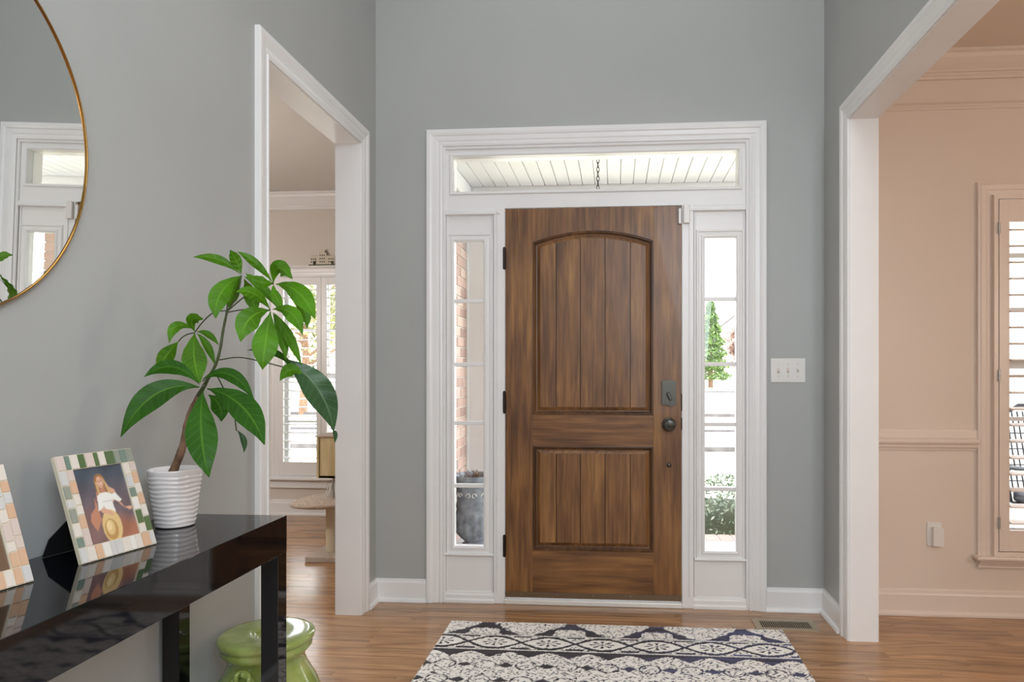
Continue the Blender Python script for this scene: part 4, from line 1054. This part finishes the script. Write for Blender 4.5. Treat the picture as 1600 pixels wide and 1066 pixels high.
u2 = (.187, .982); BR2 = (-1.109, 1.239); BL2 = (BR2[0]-u2[0]*.184, BR2[1]-u2[1]*.184)
c2 = ([0, 5, 1, 0, 2, 5, 1, 0, 2, 5, 0], [2, 1, 5, 0, 2, 5, 0, 5, 0, 5, 2], [0, 5, 1, 2, 0, 1], [1, 0, 5, 0, 2, 5], [2, 2, 0, 1, 0, 5], [5, 2, 5, 1, 1, 5])
picture_frame(BL2, u2, 'cream and orange mosaic-tile picture frame cut off by the left edge', c2, portrait2(), lambda x, y: np.ones(x.shape+(3,))*np.array(lin((112, 88, 70))[:3]))

# ------------------------------------------------------------------ potted plant
px, py = -1.147, 1.722
plant = empty('potted_plant', (px, py, TZ)); tag(plant, 'potted money tree with glossy green leaves in a white rippled pot on the table', 'plant')
def ripple(r, z, q):
    h = z-TZ
    if h < .006 or h > .138: return r
    return r+.0008*math.sin(h*2*PI/.0115+0.7*math.sin(q*5+h*50))
prof = [(.001, TZ+.0015), (.043, TZ+.0015)]+[(.046+(.0645-.046)*(i/64)**.8, TZ+.003+.142*i/64) for i in range(65)]+[(.0655, TZ+.148), (.063, TZ+.1495), (.059, TZ+.147), (.056, TZ+.130)]
MB().lathe(px, py, prof, 96, ripple).build('pot', 'pot_glaze', plant)
MB().lathe(px, py, [(.0005, TZ+.136), (.03, TZ+.138), (.058, TZ+.134)], 24).build('soil', 'soil', plant)
#PLANT<
LEAVES = [
 ((-0.923, 1.64, 1.442), (-0.967, 1.62, 1.475), (-1.021, 1.6, 1.479), 0.0225, 'leaf_fresh', 0.20),
 ((-0.921, 1.64, 1.443), (-0.929, 1.63, 1.474), (-0.933, 1.61, 1.497), 0.0266, 'leaf_fresh', 0.20),
 ((-0.819, 1.6, 1.414), (-0.847, 1.57, 1.457), (-0.881, 1.55, 1.482), 0.0205, 'leaf_fresh', 0.30),
 ((-0.921, 1.64, 1.439), (-0.938, 1.58, 1.389), (-0.939, 1.56, 1.327), 0.0464, 'leaf_fresh', 0.15),
 ((-0.934, 1.66, 1.439), (-0.96, 1.67, 1.399), (-0.977, 1.68, 1.364), 0.0300, 'leaf_fresh', 0.20),
 ((-0.921, 1.65, 1.437), (-0.881, 1.66, 1.413), (-0.841, 1.67, 1.359), 0.0244, 'leaf_fresh', 0.20),
 ((-0.889, 1.6, 1.44), (-0.84, 1.57, 1.414), (-0.819, 1.6, 1.415), 0.0295, 'leaf_fresh', 0.20),
 ((-0.925, 1.66, 1.433), (-0.929, 1.7, 1.395), (-0.916, 1.7, 1.351), 0.0361, 'leaf_fresh', 0.20),
 ((-0.819, 1.6, 1.414), (-0.792, 1.57, 1.445), (-0.738, 1.53, 1.414), 0.0385, 'leaf_fresh', 0.35),
 ((-0.814, 1.6, 1.412), (-0.733, 1.55, 1.384), (-0.68, 1.52, 1.321), 0.0456, 'leaf_fresh', 0.20),
 ((-0.819, 1.6, 1.412), (-0.803, 1.58, 1.38), (-0.778, 1.57, 1.351), 0.0232, 'leaf_fresh', 0.20),
 ((-0.789, 1.62, 1.382), (-0.758, 1.63, 1.352), (-0.745, 1.62, 1.306), 0.0266, 'leaf_fresh', 0.20),
 ((-0.801, 1.55, 1.346), (-0.818, 1.51, 1.378), (-0.844, 1.48, 1.379), 0.0284, 'leaf_fresh', 0.20),
 ((-0.802, 1.55, 1.344), (-0.823, 1.5, 1.321), (-0.833, 1.48, 1.268), 0.0502, 'leaf_fresh', 0.15),
 ((-0.8, 1.55, 1.342), (-0.786, 1.5, 1.27), (-0.788, 1.49, 1.206), 0.0551, 'leaf_fresh', 0.15),
 ((-0.796, 1.55, 1.346), (-0.737, 1.52, 1.335), (-0.7, 1.5, 1.285), 0.0348, 'leaf_fresh', 0.20),
 ((-0.806, 1.57, 1.341), (-0.789, 1.58, 1.291), (-0.778, 1.58, 1.229), 0.0258, 'leaf_fresh', 0.20),
 ((-0.798, 1.56, 1.341), (-0.767, 1.57, 1.287), (-0.73, 1.56, 1.215), 0.0231, 'leaf_fresh', 0.20),
 ((-1.13, 1.78, 1.309), (-1.125, 1.76, 1.339), (-1.082, 1.74, 1.34), 0.0316, 'leaf_fresh', 0.30),
 ((-1.134, 1.78, 1.316), (-1.156, 1.74, 1.321), (-1.162, 1.72, 1.276), 0.0270, 'leaf_fresh', 0.25),
 ((-1.177, 1.78, 1.283), (-1.203, 1.77, 1.246), (-1.223, 1.76, 1.204), 0.0405, 'leaf_fresh', 0.30),
 ((-1.131, 1.78, 1.306), (-1.107, 1.74, 1.238), (-1.078, 1.72, 1.173), 0.0597, 'leaf_fresh', 0.12),
 ((-1.139, 1.8, 1.31), (-1.118, 1.82, 1.305), (-1.087, 1.82, 1.274), 0.0178, 'leaf_fresh', 0.25),
 ((-1.139, 1.8, 1.307), (-1.109, 1.8, 1.274), (-1.085, 1.8, 1.218), 0.0206, 'leaf_fresh', 0.25),
 ((-1.004, 1.6, 1.171), (-1.073, 1.6, 1.213), (-1.131, 1.58, 1.189), 0.0353, 'leaf_deep', 0.20),
 ((-1.004, 1.6, 1.164), (-1.075, 1.54, 1.148), (-1.13, 1.5, 1.052), 0.0578, 'leaf_deep', 0.15),
 ((-0.983, 1.58, 1.157), (-0.925, 1.48, 1.068), (-0.888, 1.45, 0.97), 0.0653, 'leaf_deep', 0.15),
 ((-0.974, 1.58, 1.161), (-0.854, 1.52, 1.123), (-0.778, 1.48, 1.039), 0.0608, 'leaf_deep', 0.15),
 ((-0.997, 1.6, 1.183), (-0.927, 1.6, 1.194), (-0.867, 1.6, 1.133), 0.0327, 'leaf_deep', 0.25),
 ((-1.019, 1.66, 1.144), (-1.002, 1.68, 1.115), (-0.997, 1.68, 1.075), 0.0412, 'leaf_deep', 0.20),
 ((-0.968, 1.7, 1.052), (-0.949, 1.7, 1.027), (-0.949, 1.7, 0.994), 0.0153, 'leaf_shaded', 0.30),
 ((-0.814, 1.63, 1.235), (-0.738, 1.66, 1.162), (-0.703, 1.68, 1.052), 0.0705, 'leaf_shaded', 0.20),
 ((-0.788, 1.64, 1.207), (-0.824, 1.62, 1.247), (-0.885, 1.6, 1.253), 0.0172, 'leaf_deep', 0.30),
 ((-0.768, 1.65, 1.192), (-0.79, 1.63, 1.206), (-0.813, 1.62, 1.179), 0.0333, 'leaf_fresh', 0.30),
 ((-0.717, 1.7, 1.055), (-0.712, 1.71, 1.043), (-0.718, 1.72, 1.018), 0.0112, 'leaf_shaded', 0.30),
]
TRUNK = [((-1.136, 1.72, 0.942), 0.0109), ((-1.119, 1.71, 1.007), 0.0093), ((-1.102, 1.7, 1.062), 0.0081), ((-1.083, 1.69, 1.103), 0.0071), ((-1.057, 1.68, 1.14), 0.0065), ((-1.021, 1.66, 1.181), 0.0041), ((-0.994, 1.65, 1.218), 0.0037), ((-0.982, 1.65, 1.257), 0.0034), ((-0.974, 1.65, 1.306), 0.0032), ((-0.965, 1.65, 1.348), 0.0029), ((-0.963, 1.65, 1.37), 0.0014)]
PETIOLES = [
 [(-0.965, 1.65, 1.349), (-0.921, 1.62, 1.351), (-0.867, 1.58, 1.35), (-0.801, 1.55, 1.345)],
 [(-0.965, 1.65, 1.351), (-0.949, 1.65, 1.372), (-0.928, 1.64, 1.403), (-0.921, 1.64, 1.44)],
 [(-0.965, 1.65, 1.351), (-0.901, 1.63, 1.391), (-0.855, 1.61, 1.407), (-0.819, 1.6, 1.413)],
 [(-0.966, 1.65, 1.354), (-1.03, 1.7, 1.353), (-1.088, 1.75, 1.335), (-1.129, 1.78, 1.31)],
 [(-1.13, 1.78, 1.307), (-1.15, 1.78, 1.303), (-1.165, 1.78, 1.295), (-1.177, 1.78, 1.283)],
 [(-0.984, 1.65, 1.231), (-0.928, 1.64, 1.237), (-0.871, 1.64, 1.227), (-0.799, 1.64, 1.209)],
 [(-1.034, 1.67, 1.169), (-1.013, 1.63, 1.167), (-1.002, 1.61, 1.166), (-0.998, 1.6, 1.164)],
 [(-1.012, 1.66, 1.194), (-1.007, 1.64, 1.188), (-1.002, 1.62, 1.183), (-0.996, 1.6, 1.179)],
 [(-0.999, 1.65, 1.208), (-0.988, 1.68, 1.154), (-0.977, 1.7, 1.107), (-0.968, 1.7, 1.05)],
 [(-0.799, 1.64, 1.209), (-0.788, 1.64, 1.209), (-0.775, 1.65, 1.199), (-0.76, 1.65, 1.188)],
]
TRUNK[0] = ((px-.012, py, TZ+.125), .0115)
def smooth(pts, n=6):
    P = [Vector(p) for p in pts]; P = [P[0]*2-P[1]]+P+[P[-1]*2-P[-2]]; r = []
    for i in range(1, len(P)-2):
        for k in range(n):
            s = k/n; a, b, c, d = P[i-1:i+3]
            r.append(.5*((2*b)+(c-a)*s+(2*a-5*b+4*c-d)*s*s+(3*b-a-3*c+d)*s*s*s))
    return r+[P[-2]]
def trunk_part(a, b, m, nm):
    pts = smooth([p for p, _ in TRUNK[a:b]]); rs = [r for _, r in TRUNK[a:b]]; k = len(pts)-1
    MB().tube(pts, [np.interp(i/k*(len(rs)-1), range(len(rs)), rs)*(1+.06*math.sin(i*1.7)) for i in range(k+1)], 12).build(nm, m, plant)
trunk_part(0, 5, 'bark', 'trunk'); trunk_part(4, 11, 'green_stem', 'stem')
for P_ in PETIOLES: MB().tube(smooth(P_), .0017, 6).build('petiole', 'green_stem', plant)
def leaf(b, m, t, w, mt, fold):
    b, m, t = Vector(b), Vector(m), Vector(t); c1 = m*2-(b+t)*.5          # quadratic through the middle point
    nl, nc = 22, 8; vs = []; uv = []
    ax = (t-b).normalized(); look = (m-Vector((0, 0, 1.2))).normalized()
    for j in range(nl+1):
        s = j/nl; p = b*(1-s)**2+c1*2*s*(1-s)+t*s*s; d = ((c1-b)*(1-s)+(t-c1)*s).normalized()
        side = d.cross(look).normalized(); nn = side.cross(d).normalized()
        if nn.dot(look) > 0: nn = -nn
        prof_ = .97*math.sin(PI*min(1, s)**1.12)**1.12+.03
        hw = w/2*max(prof_, .02 if j < nl else .0)
        for i in range(nc+1):
            a = i/nc*2-1
            wav = .0016*math.sin(s*34+abs(a)*-3)*abs(a)**.5*(1 if w > .02 else .4)
            vs.append(p+side*(a*hw)+nn*(-fold*abs(a)*hw*.9+wav)); uv.append((i/nc, s))
    mb = MB().add(vs, [(j*(nc+1)+i, j*(nc+1)+i+1, (j+1)*(nc+1)+i+1, (j+1)*(nc+1)+i) for j in range(nl) for i in range(nc)], True)
    mb.build('leaf', mt, plant, uv=uv, fix=False)
for L_args in LEAVES: leaf(*L_args)
#PLANT>

# ------------------------------------------------------------------ mirror
t = empty('round_mirror', (-1.245, 1.156, 1.689)); tag(t, 'large round wall mirror with thin brass frame above the console table', 'mirror')
R0 = .385
mb = MB().lathe(0, 0, [(.0005, .002), (R0-.0025, .002)], 128, smooth=False)
mb2 = MB().lathe(0, 0, [(R0-.003, -.010), (R0-.003, .005), (R0-.0025, .0056), (R0-.0005, .0056), (R0, .005), (R0, -.010)], 128)
mb3 = MB().lathe(0, 0, [(.0005, -.010), (R0-.008, -.010)], 64)
nrm = Vector((math.cos(math.radians(1.07))*math.cos(math.radians(-1.15)), math.sin(math.radians(1.07)), math.sin(math.radians(-1.15)))).normalized()
q = nrm.to_track_quat('Z', 'Y').to_matrix(); Pm = Vector((-1.240, 1.156, 1.689))
for b_ in (mb, mb2, mb3): b_.v = [tuple(Pm+q @ Vector(v)) for v in b_.v]
mb.build('mirror_glass', 'mirror_glass', t); mb2.build('frame', 'brass', t); mb3.build('backing', 'black_velvet', t)

# ------------------------------------------------------------------ green garden stool
gx, gy = -1.083, 2.075
t = empty('garden_stool', (gx, gy, 0)); tag(t, 'glossy green ceramic garden stool behind the far table leg', 'stool')
SP = [(.001, .378), (.022, .378), (.030, .3785), (.034, .383), (.040, .389), (.046, .3915), (.060, .393), (.120, .3925), (.134, .391), (.140, .387), (.142, .380), (.140, .372), (.134, .366), (.130, .363), (.134, .357), (.134, .348), (.126, .338), (.116, .328), (.112, .318), (.113, .306), (.120, .285), (.133, .262), (.148, .235), (.160, .205), (.166, .175), (.165, .145), (.156, .110), (.142, .080), (.130, .058), (.128, .045), (.138, .036), (.146, .024), (.147, .008), (.143, .0), (.001, .0)]
MB().lathe(gx, gy, SP, 72).build('body', 'green_glaze', t)
for sgn in (0, 2):
    q0 = math.radians(-92+90*sgn)
    for ph in (0, PI):
        pts = []
        for i in range(30):
            s = i/29; a = -PI*.10+s*PI*1.2
            loc = .032*math.cos(a); zz = .255+.085*math.sin(a*1.0)
            tw = 20*s+ph; rr = .118+.018+.03*max(0, (.33-zz)/.2)+.0062*math.cos(tw)
            qq = q0+(loc+.0062*math.sin(tw))/.13
            pts.append((gx+rr*math.cos(qq), gy+rr*math.sin(qq), zz-.02))
        MB().tube(pts, .0075, 8).build('rope_handle', 'green_glaze', t)

# ------------------------------------------------------------------ cat tree in the living room
t = empty('cat_tree', (-1.7, 4.4, 0)); tag(t, 'beige carpeted cat tree with sisal posts and a pine box in the living room', 'cat tree')
MB().box(-1.955, -1.42, 4.22, 4.62, .0, .034, .004).build('base', 'plush', t)
MB().tube([(-1.845, 4.40, .034), (-1.845, 4.40, .32)], .047, 24).build('post', 'sisal', t)
MB().tube([(-1.53, 4.45, .034), (-1.53, 4.45, .80)], .047, 24).build('post', 'sisal', t)
def cush(u, v):
    a = u*2*PI; r = math.sin(PI*v); 
    return (-1.84+.27*r*math.cos(a)*(1-.15*math.sin(a)), 4.40+.20*r*math.sin(a), .355-.052*math.cos(PI*v)*(1.1 if v > .5 else .7)+.018*r*math.cos(a))
MB().grid(cush, 40, 18).build('cushion_seat', 'plush', t)
MB().box(-1.80, -1.45, 4.32, 4.52, .034, .16, .01).build('low_step', 'white_plastic', t)
mb = MB()
for a0, a1, c0, c1 in rects(-1.885, -1.56, .53, .79, []): mb.box(a0, a1, 4.245, 4.26, c0, c1)
mb.box(-1.885, -1.873, 4.238, 4.246, .53, .79); mb.box(-1.885, -1.56, 4.245, 4.50, .53, .545); mb.box(-1.885, -1.87, 4.245, 4.50, .53, .79); mb.box(-1.575, -1.56, 4.245, 4.50, .53, .79); mb.box(-1.885, -1.56, 4.485, 4.50, .53, .79)
mb.build('pine_box', 'pine', t)
MB().box(-1.895, -1.55, 4.235, 4.51, .79, .80, .002).build('box_lid', 'plush', t)
mb = MB()
for k in range(140):
    q = random.random()*2*PI; w_ = random.uniform(.0, .04); z = .50-random.random()*.06
    mb.tube([(-1.80, 4.30, .52), (-1.80+w_*math.cos(q), 4.30+w_*math.sin(q), z), (-1.80+w_*1.6*math.cos(q), 4.30+w_*1.6*math.sin(q), z-.05)], [.003, .0025, .001], 4)
o = mb.build('feather_toy', 'white_plastic', t)

# ------------------------------------------------------------------ little castle model on the window head
t = empty('castle_figurine', (-2.44, 5.603, 2.093)); tag(t, 'cream miniature building model standing on the living room window head', 'figurine')
fz = 2.092
MB().box(-2.555, -2.325, 5.585, 5.625, fz, fz+.008).build('base', 'figurine_green', t)
bd_ = MB().box(-2.545, -2.335, 5.594, 5.620, fz+.008, fz+.078).box(-2.475, -2.405, 5.590, 5.622, fz+.008, fz+.105).box(-2.462, -2.418, 5.592, 5.620, fz+.105, fz+.125).box(-2.468, -2.412, 5.590, 5.622, fz+.125, fz+.132)
for x in np.arange(-2.545, -2.335, .016): bd_.box(x, x+.009, 5.594, 5.600, fz+.078, fz+.086)
bdo = bd_.build('building', 'figurine_cream', t)
mb = MB()
for x in (-2.533, -2.515, -2.497, -2.383, -2.365, -2.347):
    for z in (.025, .048): mb.box(x-.004, x+.004, 5.5925, 5.595, fz+z, fz+z+.012)
for x in (-2.457, -2.440, -2.423):
    for z in (.024, .050, .078): mb.box(x-.0035, x+.0035, 5.5885, 5.591, fz+z, fz+z+.013)
mb.build('windows', 'figurine_dark', t)
for x in (-2.506, -2.352): MB().lathe(x, 5.588, [(.001, fz+.008), (.009, fz+.012), (.011, fz+.022), (.005, fz+.032), (.001, fz+.036)], 10).build('bush', 'figurine_green', t)
